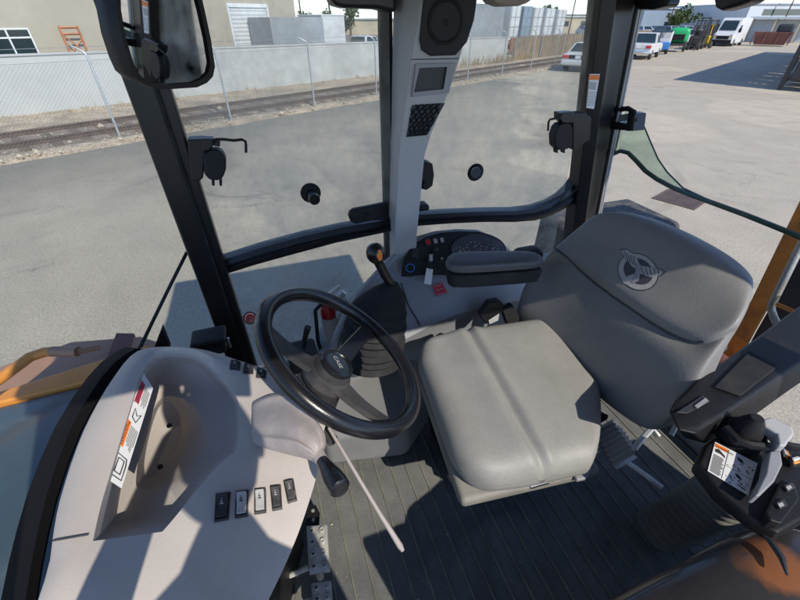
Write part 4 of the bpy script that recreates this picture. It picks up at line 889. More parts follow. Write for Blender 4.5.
def cr(P, n=4):
    out_ = []; L_ = len(P)
    for i in range(L_):
        a, b_, c, d = P[i - 1], P[i], P[(i + 1) % L_], P[(i + 2) % L_]
        t1 = (c - a) * .5; t2 = (d - b_) * .5; ch = (c - b_).length
        if t1.length > ch: t1 = t1 * (ch / t1.length)
        if t2.length > ch: t2 = t2 * (ch / t2.length)
        for k in range(n):
            u = k / n; out_.append(b_ * (2 * u**3 - 3 * u**2 + 1) + t1 * (u**3 - 2 * u**2 + u) + c * (-2 * u**3 + 3 * u**2) + t2 * (u**3 - u**2))
    return out_
N_ = len(outer)
Po = [zc(u, v, z) for (u, v), z in outer]
Pr = [zc(u, v, 2.052) for u, v in rim]
Po, Pr = cr(Po), cr(Pr)
Pm = [(a * .35 + c * .65) + EZ * .012 for a, c in zip(Po, Pr)]; 
Pe = [a * .86 + c * .14 + EZ * .008 for a, c in zip(Po, Pr)]
b = MB()
cen = M(-.18, .5, 2.0)
Pd = [p - EZ * .03 - (p - cen) * .05 for p in Po]; Pdd = [p - EZ * .16 - (p - cen) * .40 for p in Po]
fl_px = [(116, 523), (116, 522), (119, 500), (127, 460), (140, 420), (152, 388), (166, 376), (195, 373), (214, 384), (224, 391), (233, 403), (233, 445), (215, 462), (193, 490), (178, 512), (167, 520), (150, 521)]
Pf = cr([zc(u, v, 1.965) for u, v in fl_px])
rimin = [a * .93 + c * .07 - EZ * .012 for a, c in zip(Pr, Pf)]
b.loft([Pdd, Pd, Po, Pe, Pm, Pr, rimin], True, False)
cons = b.build('top_shell', K['console'], t, ang=50)
b = MB(); mid = cr([zc(u, v, 1.955) for u, v in [(p[0] * .85 + 185 * .15, p[1] * .85 + 440 * .15) for p in fl_px]])
pk = [(137, 487), (136, 480), (138, 462), (143, 440), (150, 418), (158, 402), (166, 396), (180, 398), (193, 405), (203, 418), (208, 435), (207, 452), (198, 466), (185, 478), (170, 487), (155, 490), (145, 490)]
pf = [(149, 474), (148, 470), (148, 460), (151, 445), (156, 428), (160, 416), (165, 411), (172, 413), (178, 418), (181, 425), (181, 435), (178, 446), (172, 456), (167, 464), (161, 470), (155, 474), (151, 475)]
P5 = cr([zc(u, v, 1.950) for u, v in pk]); P6 = cr([zc(u, v, 1.885) for u, v in pf])
P56 = [a * .75 + c * .25 - EZ * .004 for a, c in zip(P5, P6)]; P65 = [a * .12 + c * .88 for a, c in zip(P5, P6)]
b.loft([rimin, Pf, mid, P5, P56, P65, P6], True, False)
b.add(P6, [tuple(range(len(P6)))])
b.build('tray', K['consoled'], t, ang=32)
b = MB(); b.tube([zc(u, v, 1.945) for u, v in ((166, 381), (196, 379), (212, 390), (218, 402), (220, 445), (200, 468), (182, 490))], .0012, 4); b.build('tray_line', K['ink'], t)
for u, v, z in ((170, 427, 1.93), (161, 468, 1.90)): b = MB(); b.lathe(zc(u, v, z), EZ, [(0, .0), (.006, .004), (.005, .008), (0, .008)], 10); b.build('screw', K['ink'], t)
# pedestal under the shell
b = MB(); b.loft([[M(-.42, .20, z), M(-.30, .18, z), M(-.20, .42, z), M(-.12, .62, z), M(-.22, .78, z), M(-.40, .84, z)] for z in (FL + .002, 1.5, 1.82)]); b.build('pedestal', K['black'], t, bevel=.01)
# rubber seal between console and windscreen
b = MB(); sp_ = [(20, 660), (26, 610), (33, 565), (40, 530), (48, 497), (59, 463), (72, 430), (87, 402), (103, 378), (116, 363), (128, 354), (139, 348)]
b.loft([[zc(u + 8, v + 2, 2.0), zc(u - 2, v, 2.012), zc(u - 14 - .05 * (v - 350), v - 1, 1.99), zc(u - 14 - .05 * (v - 350), v, 1.9), zc(u + 10, v + 2, 1.9)] for u, v in sp_]); b.build('windscreen_seal', K['seal'], t)
# decal on the sloping tray wall
dp0, dn = plane3(zc(142.5, 372.5, 2.045), zc(105, 476, 2.047), zc(121, 489, 2.028))
def dq(u, v, off=.003): return onplane(u, v, dp0 + dn * off, dn)
def dbl(a, c, off): # a along the long side from the top, c across
    A = (143.5, 373); B_ = (104.5, 477); C_ = (121.5, 488.5); D_ = (153, 388.5)
    x = [A[i] * (1 - a) * (1 - c) + B_[i] * a * (1 - c) + C_[i] * a * c + D_[i] * (1 - a) * c for i in (0, 1)]; return dq(x[0], x[1], off)
def drect(b, a0, a1, c0, c1, off, th=.0006): b.prism([dbl(a0, c0, off), dbl(a1, c0, off), dbl(a1, c1, off), dbl(a0, c1, off)], dn * th)
b = MB(); drect(b, 0, 1, 0, 1, .003); dec = b.build('warning_decal', K['decal'], t, smooth=False)
b = MB(); drect(b, .06, .25, .06, .40, .0038); b.build('red_heading', K['dred'], dec, smooth=False)
b = MB(); drect(b, .43, .67, .06, .36, .0038); b.build('orange_heading', K['dorange'], dec, smooth=False)
b = MB()
ux = (dbl(.3, .2, 0) - dbl(.6, .2, 0)).normalized(); uy = dn.cross(ux).normalized()
for k in range(6): drect(b, .45, .45 + random.uniform(.15, .22), .43 + k * .09, .46 + k * .09, .0038)
for k in range(5): drect(b, .07, .07 + random.uniform(.12, .18), .48 + k * .09, .51 + k * .09, .0038)
def dpoly(pts, r=.0011, cl=True): b.tube([dbl(a, c, .0042) for a, c in pts], r, 4, closed=cl)
dpoly([(.74, .22), (.74, .80), (.80, .86), (.94, .86), (.94, .22)]); dpoly([(.77, .35), (.77, .7), (.90, .7), (.90, .35)]); dpoly([(.72, .12), (.96, .12)], cl=False); dpoly([(.30, .3), (.34, .55), (.30, .8), (.40, .6), (.38, .3)])
b.build('print', K['ink'], dec, smooth=False)
b = MB(); textmesh(b, 'WARNING', dbl(.655, .29, .0046), ux, uy, (dbl(.43, .1, 0) - dbl(.67, .1, 0)).length * .19, .01); textmesh(b, 'DANGER', dbl(.24, .33, .0046), ux, uy, (dbl(.06, .1, 0) - dbl(.25, .1, 0)).length * .20, .01); b.build('lettering', K['ink'], dec, smooth=False)
# rocker switches
from mathutils.bvhtree import BVHTree
dg0 = bpy.context.evaluated_depsgraph_get(); dg0.update(); cbv = BVHTree.FromObject(cons, dg0); cw = WL[cons.name]
def onshell(u, v, off=0.):
    d = ray(u, v).normalized(); h = cbv.ray_cast(C0 - cw, d)
    return h[0] + cw + EZ * off
b = MB(); b.tube([onshell(u, v, .002) for u, v in ((54 + k * 2.5, 541 - k * .42) for k in range(15))], .0016, 5); b.build('joint', K['ink'], t)
def rocker(q, z, m, lab=None):
    P_ = [onshell(u, v, .001) for u, v in q]; c = sum(P_, V()) / 4
    b = MB(); b.loft([[p - EZ * .012 for p in P_], [p + EZ * .002 for p in P_], [c + (p - c) * .86 + EZ * .003 for p in P_], [c + (p - c) * .80 - EZ * .000 for p in P_]]); o = b.build('rocker_switch', K['switch'], t, bevel=.0015)
    b = MB(); i_ = [c + (p - c) * .74 for p in P_]; h = [.010, .010, .002, .002]
    m1 = (i_[0] + i_[3]) / 2; m2 = (i_[1] + i_[2]) / 2
    b.loft([[i_[0] - EZ * .004, i_[0] + EZ * .009, m1 + EZ * .004, i_[3] + EZ * .005, i_[3] - EZ * .004], [i_[1] - EZ * .004, i_[1] + EZ * .009, m2 + EZ * .004, i_[2] + EZ * .005, i_[2] - EZ * .004]]); b.build('rocker', m, o, bevel=.001)
    b = MB(); up_ = (i_[0] - m1)
    for a_, c_, d_ in ((.34, .66, .10), (.40, .60, .30), (.47, .53, .50)): b.prism([m1 * (1 - a_) + m2 * a_ + up_ * d_ + EZ * (.0046 + .0048 * d_), m1 * (1 - c_) + m2 * c_ + up_ * d_ + EZ * (.0046 + .0048 * d_), m1 * (1 - c_) + m2 * c_ + up_ * (d_ + .10) + EZ * (.0046 + .0048 * (d_ + .1)), m1 * (1 - a_) + m2 * a_ + up_ * (d_ + .10) + EZ * (.0046 + .0048 * (d_ + .1))], EZ * .0006); b.build('symbol', K['gaugemark'] if m is K['switch'] else K['switch'], o, smooth=False)
for q, m in (([(216, 494), (231, 492), (229, 520), (214.5, 523)], 'switch'), ([(236, 491.5), (249, 490), (248, 517), (235, 519)], 'switchl'), ([(254.5, 489.5), (266, 488), (266.5, 513), (254.5, 515)], 'switchl'), ([(270, 486.5), (281, 485), (282.5, 509.5), (272.5, 511.5)], 'switch'), ([(283.5, 481.5), (293.5, 479), (297.5, 501), (288, 504)], 'switch')): rocker(q, 2.036, K[m])  # middle two grey as sunlit, others black as shaded: light put into the colour
for q in ([(231, 361), (241, 362), (239.5, 371), (229.5, 370)], [(244.5, 364), (254.5, 366), (253, 374.5), (243, 373.5)], [(257.5, 368), (267, 371), (265.5, 379), (256, 378)]): rocker(q, 2.056, K['switch'])
# small black instrument on the console by the pillar
t2 = thing('dash_instrument', 'small black box on the console edge in front of the pillar', 'instrument box', LY(212, 345, 1.0))
c = LY(211, 343, .95); b = MB(); b.rbox(c, (.040, .030, .026), .010, n=3); b.rbox(c + EZ * .022, (.046, .036, .010), .008, n=3); b.build('case', K['black'], t2)
b = MB(); b.box(c - EY * .0305 - EZ * .004, (.028, .002, .010)); b.build('display', K['darkglass'], t2, smooth=False)
b = MB(); b.lathe(c + EX * .048 - EY * .01, EZ, [(0, -.02), (.005, -.02), (.005, .012), (0, .014)], 8); b.build('knob', K['chrome'], t2)
b = MB(); b.prism([LY(u, v, 1.02) for u, v in ((154, 349), (162, 328), (170, 348))], EY * .02); setp(b.build('rubber_wedge', K['rubber']), 'black triangular rubber wedge at the rear lip of the console', 'wedge')

# --- steering wheel and column
sc = M(.083, .6155, 2.106); th, ph = .672, -.116
sn = MD(math.sin(th) * math.cos(ph), math.sin(th) * math.sin(ph), math.cos(th)); sa = sn.cross(EY).normalized(); sb = sn.cross(sa)
t = thing('steering_wheel', 'black four-arm steering wheel on a tilted column', 'steering wheel', sc - sn * .10)
RW = .190
b = MB(); ring = [sc + sa * RW * math.cos(a) + sb * RW * math.sin(a) for a in [2 * PI * k / 72 for k in range(72)]]
b.tube(ring, .0165, 14, closed=True); rimo = b.build('rim', K['wheelrim'], t)
b = MB(); b.tube([p - sn * .0135 for p in ring], .0052, 6, closed=True); b.build('rim_seam', K['rubber'], rimo)
hc = onplane(331, 371, sc - sn * .035, sn)
def rimpt(u, v): p = onplane(u, v, sc, sn); d = (p - sc).normalized(); return sc + d * (RW - .004)
def spoke(u, v, m, w0=.030, w1=.020):
    e = rimpt(u, v); d = (e - hc); s = d.cross(sn).normalized(); pts = []
    for k in range(8):
        f_ = k / 7; p = hc + d * f_ + sn * (-.012 * math.sin(f_ * PI) - .006 * (1 - f_)); w_ = w0 + (w1 - w0) * f_
        pts.append([p - s * w_ * .5 - sn * .006, p - s * w_ * .42 + sn * .004, p + s * w_ * .42 + sn * .004, p + s * w_ * .5 - sn * .006, p + s * w_ * .3 - sn * .012, p - s * w_ * .3 - sn * .012])
    b = MB(); b.loft(pts); b.build('spoke', m, t, ang=50)
spoke(263, 326, K['spoke'], .05, .030); spoke(377, 318, K['wheelrim'], .05, .036); spoke(398, 431, K['spoke'], .062, .022)
b = MB(); b.lathe(hc - sn * .03, sn, [(0, 0), (.052, 0), (.056, .012), (.050, .030), (.044, .034), (.042, .042), (.040, .048), (.034, .050), (.0, .050)], 32); hub = b.build('hub', K['spoke'], t, ang=30)
b = MB(); b.lathe(hc + sn * .016, sn, [(0, 0), (.037, 0), (.040, .006), (.038, .012), (.030, .014), (.028, .011), (0, .0115)], 32); capo = b.build('horn_cap', K['wheelrim'], hub, ang=30)
b = MB(); hx = (onplane(336, 378, hc, sn) - onplane(327, 362, hc, sn)).normalized(); hy = sn.cross(hx)
textmesh(b, 'CASE', hc + sn * .0285 - hx * .018 - hy * .005, hx, hy, .0145, .012); b.build('emblem', K['emb'], capo, smooth=False)
t2 = thing('steering_column', 'dusty plastic steering column shroud below the wheel', 'steering column', M(-.05, .56, 1.9))
b = MB(); q0 = hc - sn * .03; cb = M(-.085, .60, 1.90)
def sec(c, d, r1, r2, n=14):
    u = d.cross(EY).normalized(); v = d.cross(u); return [c + u * r1 * math.cos(2 * PI * k / n) + v * r2 * math.sin(2 * PI * k / n) for k in range(n)]
dd = (q0 - cb).normalized(); b.loft([sec(cb - dd * .06, dd, .085, .075), sec(cb + (q0 - cb) * .3, dd, .075, .065), sec(cb + (q0 - cb) * .7, dd, .062, .056), sec(cb + (q0 - cb) * .96, dd, .050, .048)]); b.build('shroud', K['spoke'], t2)
b = MB(); b.tube([cb + dd * .10, cb + dd * .10 + MD(.05, -.10, .0)], .013, 8); b.build('tilt_lever', K['spoke'], t2)
# gear lever with leather-like dusty boot
t2 = thing('gear_lever', 'gear lever in a dusty plastic boot with black handle', 'gear lever', zc(275, 425, 2.04))
sec_ = [((252.5, 403), (252, 442), 2.062, .006), ((253.5, 403), (253, 443), 2.066, .016), ((262, 399.5), (260, 446), 2.074, .026), ((272, 396.5), (270, 448), 2.080, .034), ((281, 396), (280, 450), 2.086, .040), ((289, 398), (287, 451.5), 2.092, .044), ((297, 404), (293, 452.5), 2.096, .047), ((306, 411.5), (299, 453.5), 2.10, .047), ((315, 420), (304, 455), 2.102, .042), ((323, 430), (309, 457), 2.102, .036), ((326.5, 438), (312.5, 458.5), 2.10, .032), ((325, 446), (315.5, 459.5), 2.10, .024)]
b = MB(); secs = []
for i, (p_, q_, z, hh) in enumerate(sec_):
    A_ = zc(*p_, z); B_ = zc(*q_, z); c = (A_ + B_) / 2; u = (A_ - B_) / 2; ring_ = []
    for k in range(32):
        a = 2 * PI * k / 32; ca, sa_ = math.cos(a), math.sin(a); e = .58
        ring_.append(c + u * math.copysign(abs(ca) ** e, ca) + EZ * (math.copysign(abs(sa_) ** e, sa_) * hh * .5 + .0028 * (1 if k % 4 < 2 else -1) * min(1, i / 3) + .0012 * math.sin(i * 2.9)))
    secs.append(ring_)
b.loft(secs); b.build('boot', K['shroud'], t2, sub=1)
b = MB(); b.prism([zc(u, v, 2.046) for u, v in ((250, 402), (268, 394), (290, 400), (296, 455), (255, 448), (249, 442))], EZ * .006); b.build('base_frame', K['ink'], t2, bevel=.002)
g0, g1 = zc(316, 452, 2.095), zc(341, 489.5, 2.11)
b = MB(); b.tube([g0, g0 + (g1 - g0) * .25], [.014, .0105], 12); b.build('neck', K['shroud'], t2)
b = MB(); dg = (g1 - g0); b.tube([g0 + dg * f_ for f_ in (.12, .3, .5, .7, .9, .97, 1.0)], [.0085, .0105, .0135, .0165, .0175, .0165, .013], 16); hd_ = b.build('handle', K['wheelrim'], t2)
b = MB(); b.lathe(g1 - dg * .004, dg, [(.0, 0), (.013, 0), (.0115, .003), (.010, .0015), (0, .0025)], 16); b.build('end_cap', K['rubber'], hd_)
b = MB(); b.tube([zc(329, 428, 2.02), zc(345, 455, 2.0), zc(362, 484, 1.97), zc(380, 514, 1.93), zc(392, 533, 1.905), zc(400, 546, 1.885), zc(403, 551, 1.88)], [.0036, .0036, .0038, .0042, .0052, .0060, .0035], 12)  # pale streak below the column, built as a thin solid rod
setp(b.build('pale_rod', K['stalk']), 'thin pinkish grey rod running from the steering column over the floor', 'stalk')
# --- pedals
t2 = thing('foot_pedal', 'worn steel pedal with raised holes beside the console', 'pedal', zc(312, 550, 1.38))
pp = [zc(u, v, 1.42) for u, v in ((306, 526), (327, 524.5), (330, 571), (309, 574))]
def pedal(t, pp, rows):
    c = sum(pp, V()) / 4; b = MB(); b.loft([[p - EZ * .012 for p in pp], pp, [c + (p - c) * .93 + EZ * .003 for p in pp]]); b.build('plate', K['pedal'], t, bevel=.004)
    for r_ in range(rows):
        for k in (0, 1):
            f_ = (r_ + .5) / rows; p = (pp[0] * (1 - f_) + pp[3] * f_) * (.74 - .48 * k) + (pp[1] * (1 - f_) + pp[2] * f_) * (.26 + .48 * k)
            b = MB(); b.lathe(p + EZ * .002, EZ, [(.0065, 0), (.0085, .001), (.0075, .006), (.0048, .0065), (.0035, .002), (0, .0015)], 14); o = b.build('stud', K['pedal'], t, ang=30)
            b = MB(); b.lathe(p + EZ * .0040, EZ, [(0, 0), (.0034, 0), (.0034, .0008), (0, .0008)], 10); b.build('hole', K['ink'] if k == 0 else K['steel'], o)
pedal(t2, pp, 4)
b = MB(); b.tube([zc(309, 567, 1.412), zc(296, 573, 1.40), zc(286, 577, 1.38)], .008, 8); b.tube([zc(318, 572, 1.41), zc(321, 578, 1.39)], .010, 8); b.build('arm', K['pedal'], t2)
t2 = thing('foot_pedal', 'worn steel pedal cut by the bottom edge of the picture', 'pedal', zc(322, 600, 1.38))
pedal(t2, [zc(u, v, 1.42) for u, v in ((311, 583), (331, 580.5), (334, 627), (314, 630))], 4)
b = MB(); b.tube([zc(315, 600, 1.41), zc(298, 606, 1.37)], .010, 8); b.build('arm', K['pedal'], t2)
b = MB(); b.prism([zc(u, v, 1.36) for u, v in ((308, 508), (316, 506), (320, 514), (319, 530), (306, 530))], EZ * .01); bo = b.build('pedal_bracket', K['black'], loc=zc(313, 520, 1.36)); setp(bo, 'black perforated bracket above the worn steel pedal', 'bracket')
for u, v in ((313, 511), (313.5, 520.5)):
    b = MB(); b.lathe(zc(u, v, 1.372), EZ, [(0, 0), (.0055, 0), (.0055, .004), (0, .005)], 10); b.build('bolt', K['steel'], bo)

# --- seat
t = thing('operator_seat', 'grey vinyl operator seat with high armrests', 'seat', M(.62, .645, FL))
def cush(q):
    x, y, z = q; u = x / .272; v = y / .288
    if z > 0: z += .016 * (1 - abs(v) ** 2.5) * (1 - abs(u) ** 4) - .019 * max(0, 1 - ((u + .26) / .055) ** 2) * (abs(v) < 1.1) - .010 * max(0, 1 - abs(v) * 1.4) * max(0, u) + .006 * math.exp(-((u + .36) / .05) ** 2) + .005 * math.exp(-((u + .16) / .05) ** 2)
    if z > 0: z += .010 * math.exp(-((u + .30 - .11) / .10) ** 2) + .008 * math.exp(-((u + .30 + .12) / .12) ** 2)
    k = 1 - .17 * max(0, (abs(v) - .55) / .45) ** 2 * (u < 0)
    x *= k
    if u > 0: x *= 1 - .80 * max(0, -v - .12) ** 1.25
    return V((x, y * (1 - .07 * max(0, -u) ** 3), z))
SAX = (MD(.99, -.11, 0).normalized(), MD(.11, .99, 0).normalized(), EZ)
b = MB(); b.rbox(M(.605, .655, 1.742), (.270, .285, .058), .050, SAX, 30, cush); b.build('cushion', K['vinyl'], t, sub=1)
b = MB(); b.rbox(M(.545, .655, 1.668), (.205, .262, .020), .015, SAX, 4); b.rbox(M(.54, .665, 1.640), (.195, .250, .016), .012, SAX, 4); b.build('seat_pan', K['seatbase'], t)
b = MB(); secs = []
for k in range(13):
    z = 1.36 + k * .022; f_ = 1 if k % 2 else .90; secs.append([M(.58, .74, z) + SAX[0] * sx * .17 * f_ + SAX[1] * sy_ * .16 * f_ for sx, sy_ in ((-1, -.85), (-.85, -1), (.85, -1), (1, -.85), (1, .85), (.85, 1), (-.85, 1), (-1, .85))])
b.loft(secs); b.build('suspension_bellows', K['boot'], t)
b = MB(); b.mbox(.43, .78, .60, .88, FL + .01, 1.37); b.build('base_box', K['black'], t, bevel=.01)
b = MB(); c = LZ(458, 479, 1.72); b.rbox(M(.352, .50, 1.665), (.006, .016, .010), .004, SAX, 2); lb_ = b.build('weight_dial', K['yellow'], t)
# backrest: control net traced on the front surface
rows = [
 [((500, 338), .80), ((527, 352), .815), ((575, 385), .83), ((618, 422), .83), ((650, 440), .83), ((685, 408), .875)],
 [((512, 308), .80), ((540, 318), .85), ((585, 345), .868), ((640, 383), .865), ((684, 412), .855), ((697, 391), .90)],
 [((516, 284), .83), ((550, 285), .89), ((600, 312), .905), ((650, 345), .90), ((700, 372), .89), ((711, 360), .935)],
 [((538, 262), .875), ((562, 254), .935), ((605, 291), .925), ((650, 323), .920), ((700, 350), .93), ((733, 329), .975)],
 [((553, 244), .92), ((585, 236), .985), ((625, 258), .985), ((665, 285), .98), ((712, 312), .985), ((749, 302), 1.02)],
 [((580, 221), .985), ((605, 220), 1.025), ((640, 230), 1.03), ((682, 248), 1.03), ((722, 272), 1.035), ((752, 281), 1.06)],
 [((592, 212), 1.03), ((615, 209), 1.06), ((648, 217), 1.075), ((690, 236), 1.08), ((728, 259), 1.08), ((750, 276), 1.09)],
]
r3 = rows[3]
rows[3:4] = [[((u - 3.2, v + 5), x - .002) for (u, v), x in r3], [((u, v), x + (.016 if 0 < k < 5 else .004)) for k, ((u, v), x) in enumerate(r3)], [((u + 3.2, v - 5), x - .006) for (u, v), x in r3]]
NR, NC = len(rows), len(rows[0])
fr_ = [[LX(u, v, x) for (u, v), x in r_] for r_ in rows]
b = MB(); vs = []; 
bk = [[p + MD((.085 if 0 < i < NR - 1 and 0 < j < NC - 1 else .065) if j < NC - 1 else .028, 0, -.015) for j, p in enumerate(r_)] for i, r_ in enumerate(fr_)]
vs = [p for r_ in fr_ for p in r_] + [p for r_ in bk for p in r_]; fs = []
o_ = NR * NC
for i in range(NR - 1):
    for j in range(NC - 1):
        a = i * NC + j; fs += [(a, a + 1, a + NC + 1, a + NC), (o_ + a, o_ + a + NC, o_ + a + NC + 1, o_ + a + 1)]
for i in range(NR - 1):
    for j in (0, NC - 1): a = i * NC + j; fs.append((a, a + NC, o_ + a + NC, o_ + a))
for j in range(NC - 1):
    for i in (0, NR - 1): a = i * NC + j; fs.append((a, a + 1, o_ + a + 1, o_ + a))
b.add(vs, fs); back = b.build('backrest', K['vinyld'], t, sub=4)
def wrap(o, off, tgt=None):
    m_ = o.modifiers.new('wrap', 'SHRINKWRAP'); m_.target = tgt or back; m_.wrap_method = 'PROJECT'; m_.wrap_mode = 'ABOVE_SURFACE'; m_.use_negative_direction = True; m_.use_positive_direction = True; m_.use_project_x = True; m_.offset = off
    return o
# seam across the backrest
def bkp(u, v, x=.95): return LX(u, v, x)
# emblem : ring and spread-winged bird, pressed on to the vinyl
def flat(polys, nm, m, off, x=.955, cuts=1):
    bm = bmesh.new()
    for pl in polys:
        f_ = bm.faces.new([bm.verts.new(LX(u, v, x)) for u, v in pl])
    bmesh.ops.triangulate(bm, faces=bm.faces)
    for _ in range(cuts): bmesh.ops.subdivide_edges(bm, edges=bm.edges, cuts=1, use_grid_fill=True)
    bm.verts.index_update(); b = MB(); b.add([v.co.copy() for v in bm.verts], [tuple(v.index for v in f_.verts) for f_ in bm.faces]); bm.free()
    return b
EMB = []
def ell(cx, cy_, rx, ry, rot, n=36, a0=0, a1=2 * PI):
    return [(cx + rx * math.cos(a) * math.cos(rot) - ry * math.sin(a) * math.sin(rot), cy_ + rx * math.cos(a) * math.sin(rot) + ry * math.sin(a) * math.cos(rot)) for a in [a0 + (a1 - a0) * k / n for k in range(n + (a1 - a0 < 6.2))]]
o1 = ell(638, 272, 20.5, 17, .55); i1 = ell(638.5, 271.5, 15.5, 12.5, .55)
ringq = [[o1[k], o1[(k + 1) % 36], i1[(k + 1) % 36], i1[k]] for k in range(36)]
lw = [(621, 250.5), (627, 250), (634, 254.5), (637.5, 259), (639.5, 265), (636, 268.5), (632.5, 267), (629, 262.5), (625, 257)]
rw = [(639, 266), (645, 266.5), (652, 268), (659, 269), (664, 272), (660, 275.5), (652, 277.5), (645, 276), (640, 273.5)]
bd_ = [(634.5, 264), (639.5, 262.5), (641.5, 267), (641, 274), (639, 281), (634, 284), (630, 282), (633.5, 277), (636, 271)]
tl = [(628, 276), (634, 274), (635, 279), (630, 285), (624, 284), (622, 280)]
ringd = [ell(638.3, 271.8, 16.5, 13.5, .55, 24)]
def grow(pl, k): cx = sum(p[0] for p in pl) / len(pl); cy_ = sum(p[1] for p in pl) / len(pl); return [(cx + (x - cx) * k, cy_ + (y - cy_) * k) for x, y in pl]
eb = flat([ell(638, 272, 21.6, 18, .55, 24)] + [grow(lw, 1.16), grow(rw, 1.14), grow(tl, 1.1)], 'x', None, 0, cuts=2)
# --- the emblem is placed on the evaluated backrest surface
dg_ = bpy.context.evaluated_depsgraph_get(); dg_.update()
bev = back.evaluated_get(dg_); bvw = WL[back.name]
from mathutils.bvhtree import BVHTree
bvt = BVHTree.FromObject(back, dg_)
def press(b, off):
    out_ = []
    for p in b.v:
        d = (p - C0).normalized(); h = bvt.ray_cast(C0 - bvw, d)
        if h[0] is None: h = bvt.find_nearest(p - bvw)
        nn = h[1] if h[1].dot(d) < 0 else -h[1]
        out_.append(h[0] + bvw + nn * off)
    b.v = out_; return b
emo = press(eb, .0006).build('emblem', K['embd'], back)
press(flat(ringq, 'x', None, 0, cuts=1), .0014).build('ring', K['emb'], emo)
press(flat([lw, rw, tl], 'x', None, 0, cuts=2), .0020).build('bird', K['emb'], emo)
press(flat([bd_], 'x', None, 0, cuts=2), .0024).build('bird_body', K['grey'], emo)
fe = []
for k in range(5): f_ = k / 4; fe.append([(641 + k * 4.2, 267.5 + k * .3), (642 + k * 4.2, 267.4 + k * .3), (645 + k * 3.6, 275.8 - k * .4), (644.2 + k * 3.6, 276 - k * .4)])
for k in range(4): fe.append([(624 + k * 3.2, 251.5 + k * 1.6), (624.8 + k * 3.2, 251.5 + k * 1.6), (629 + k * 2.3, 262 + k * 1.4), (628.2 + k * 2.3, 262 + k * 1.4)])
press(flat(fe, 'x', None, 0, cuts=1), .0028).build('feathers', K['embd'], emo)
sm = MB(); spts = [(545, 243), (556, 249), (568, 258), (582, 272), (596, 284), (612, 296), (630, 308), (650, 322), (668, 333), (684, 340), (697, 343), (706, 341)]
sp3 = [LX(u, v, .93) for u, v in spts]
den = []
for a_, c_ in zip(sp3, sp3[1:]): den += [a_ + (c_ - a_) * k / 5 for k in range(5)]
sm.v = den; press(sm, .0); q_ = sm.v; b = MB(); b.tube(q_, .0040, 8); b.build('seam', K['embd'], back)
# right armrest (far side)
def arm_(c, ax, h, nm, m=None): b = MB(); b.rbox(c, h, min(h) * .75, ax, 6); return b.build(nm, m or K['vinyld'], t)
aA = LZ(447, 262, 2.09); aB = LZ(560, 262, 2.08)
pth = [(447, 255), (470, 254), (500, 254), (530, 253), (548, 262)]
b = MB(); A_ = M(.47, .925, 2.085); ad = MD(.985, -.03, 0).normalized()
tp = [LZ(u, v, 2.105) for u, v in ((447, 256), (455, 253), (480, 252.5), (510, 252), (532, 252), (541, 255), (546, 262), (530, 264), (500, 266), (470, 268), (452, 268), (446, 264))]
cc = sum(tp, V()) / len(tp)
b.loft([[cc + (p - cc) * .93 - EZ * .075 for p in tp], [cc + (p - cc) * .98 - EZ * .045 for p in tp], [cc + (p - cc) * .985 - EZ * .028 for p in tp]]); b.build('armrest_shell', K['boot'], t, bevel=.006)
b = MB(); b.loft([[p - EZ * .026 for p in tp], [cc + (p - cc) * 1.04 - EZ * .012 for p in tp], [cc + (p - cc) * 1.0 + EZ * .004 for p in tp], [cc + (p - cc) * .9 + EZ * .008 for p in tp], [cc + (p - cc) * .5 + EZ * .010 for p in tp]]); b.build('armrest_pad', K['armpad'], t, sub=1)
b = MB(); b.rbox(M(.80, .97, 2.0), (.05, .035, .06), .025, n=3); b.build('armrest_hinge', K['black'], t)
# left armrest (near side): broad black arm with lid and button
tp = [zc(u, v, 1.985) for u, v in ((669, 411), (675, 401), (692, 384), (748, 344), (800, 306), (860, 262), (880, 300), (830, 345), (764, 390), (722, 418), (694, 434), (678, 430))]
lo_ = [zc(u, v, 1.915) for u, v in ((669, 411), (675, 403), (692, 388), (748, 348), (800, 310), (860, 266), (900, 310), (850, 350), (788, 392), (744, 424), (706, 444), (684, 438))]
cc = sum(tp, V()) / len(tp)
b = MB(); b.loft([lo_, [a * .45 + c * .55 for a, c in zip(lo_, tp)], tp, [cc + (p - cc) * .90 + EZ * .006 for p in tp]]); b.build('left_armrest', K['black'], t, bevel=.006)
b = MB(); ld = [zc(u, v, 1.993) for u, v in ((713, 388), (748, 352), (778, 367), (740, 397))]; b.prism(ld, EZ * .006); lid = b.build('armrest_lid', K['boot'], t, bevel=.003)
b = MB(); bt_ = [zc(u, v, 1.993) for u, v in ((676, 413), (702, 396), (710, 402), (687, 414))]; b.prism(bt_, EZ * .003); bo = b.build('button_slot', K['ink'], t, bevel=.001)
b = MB(); b.prism([zc(u, v, 1.997) for u, v in ((694, 406.5), (705, 398.5), (708, 401.5), (697, 409))], EZ * .003); b.build('button', K['grey'], bo, smooth=False)
# seat belt buckle, hinge boot, adjuster hardware
t2 = thing('belt_buckle', 'black seat belt buckle beside the cushion near the console', 'buckle', LY(488, 318, .98))
b = MB(); b.prism([LY(u, v, .95) for u, v in ((480, 316), (490, 303), (500, 301), (505, 306), (497, 321), (486, 325))], EY * .03); b.build('latch_body', K['black'], t2, bevel=.006)
b = MB(); b.prism([LY(u, v, .949) for u, v in ((488, 320), (499, 313), (498, 320), (489, 324))], EY * -.004); b.build('stalk_cover', K['trim'], t2, bevel=.002)
b = MB(); b.prism([LY(u, v, .94) for u, v in ((503, 312), (514, 306), (520, 318), (516, 330), (508, 326))], EY * .03); b.build('strap_anchor', K['rubber'], t2, bevel=.005)
t2 = thing('lever_bellow', 'small grey rubber bellow behind the cushion edge', 'bellow', LZ(608, 450, 1.66))
b = MB(); P0_ = LX(598, 418, .80); P1_ = LX(622, 466, .76)
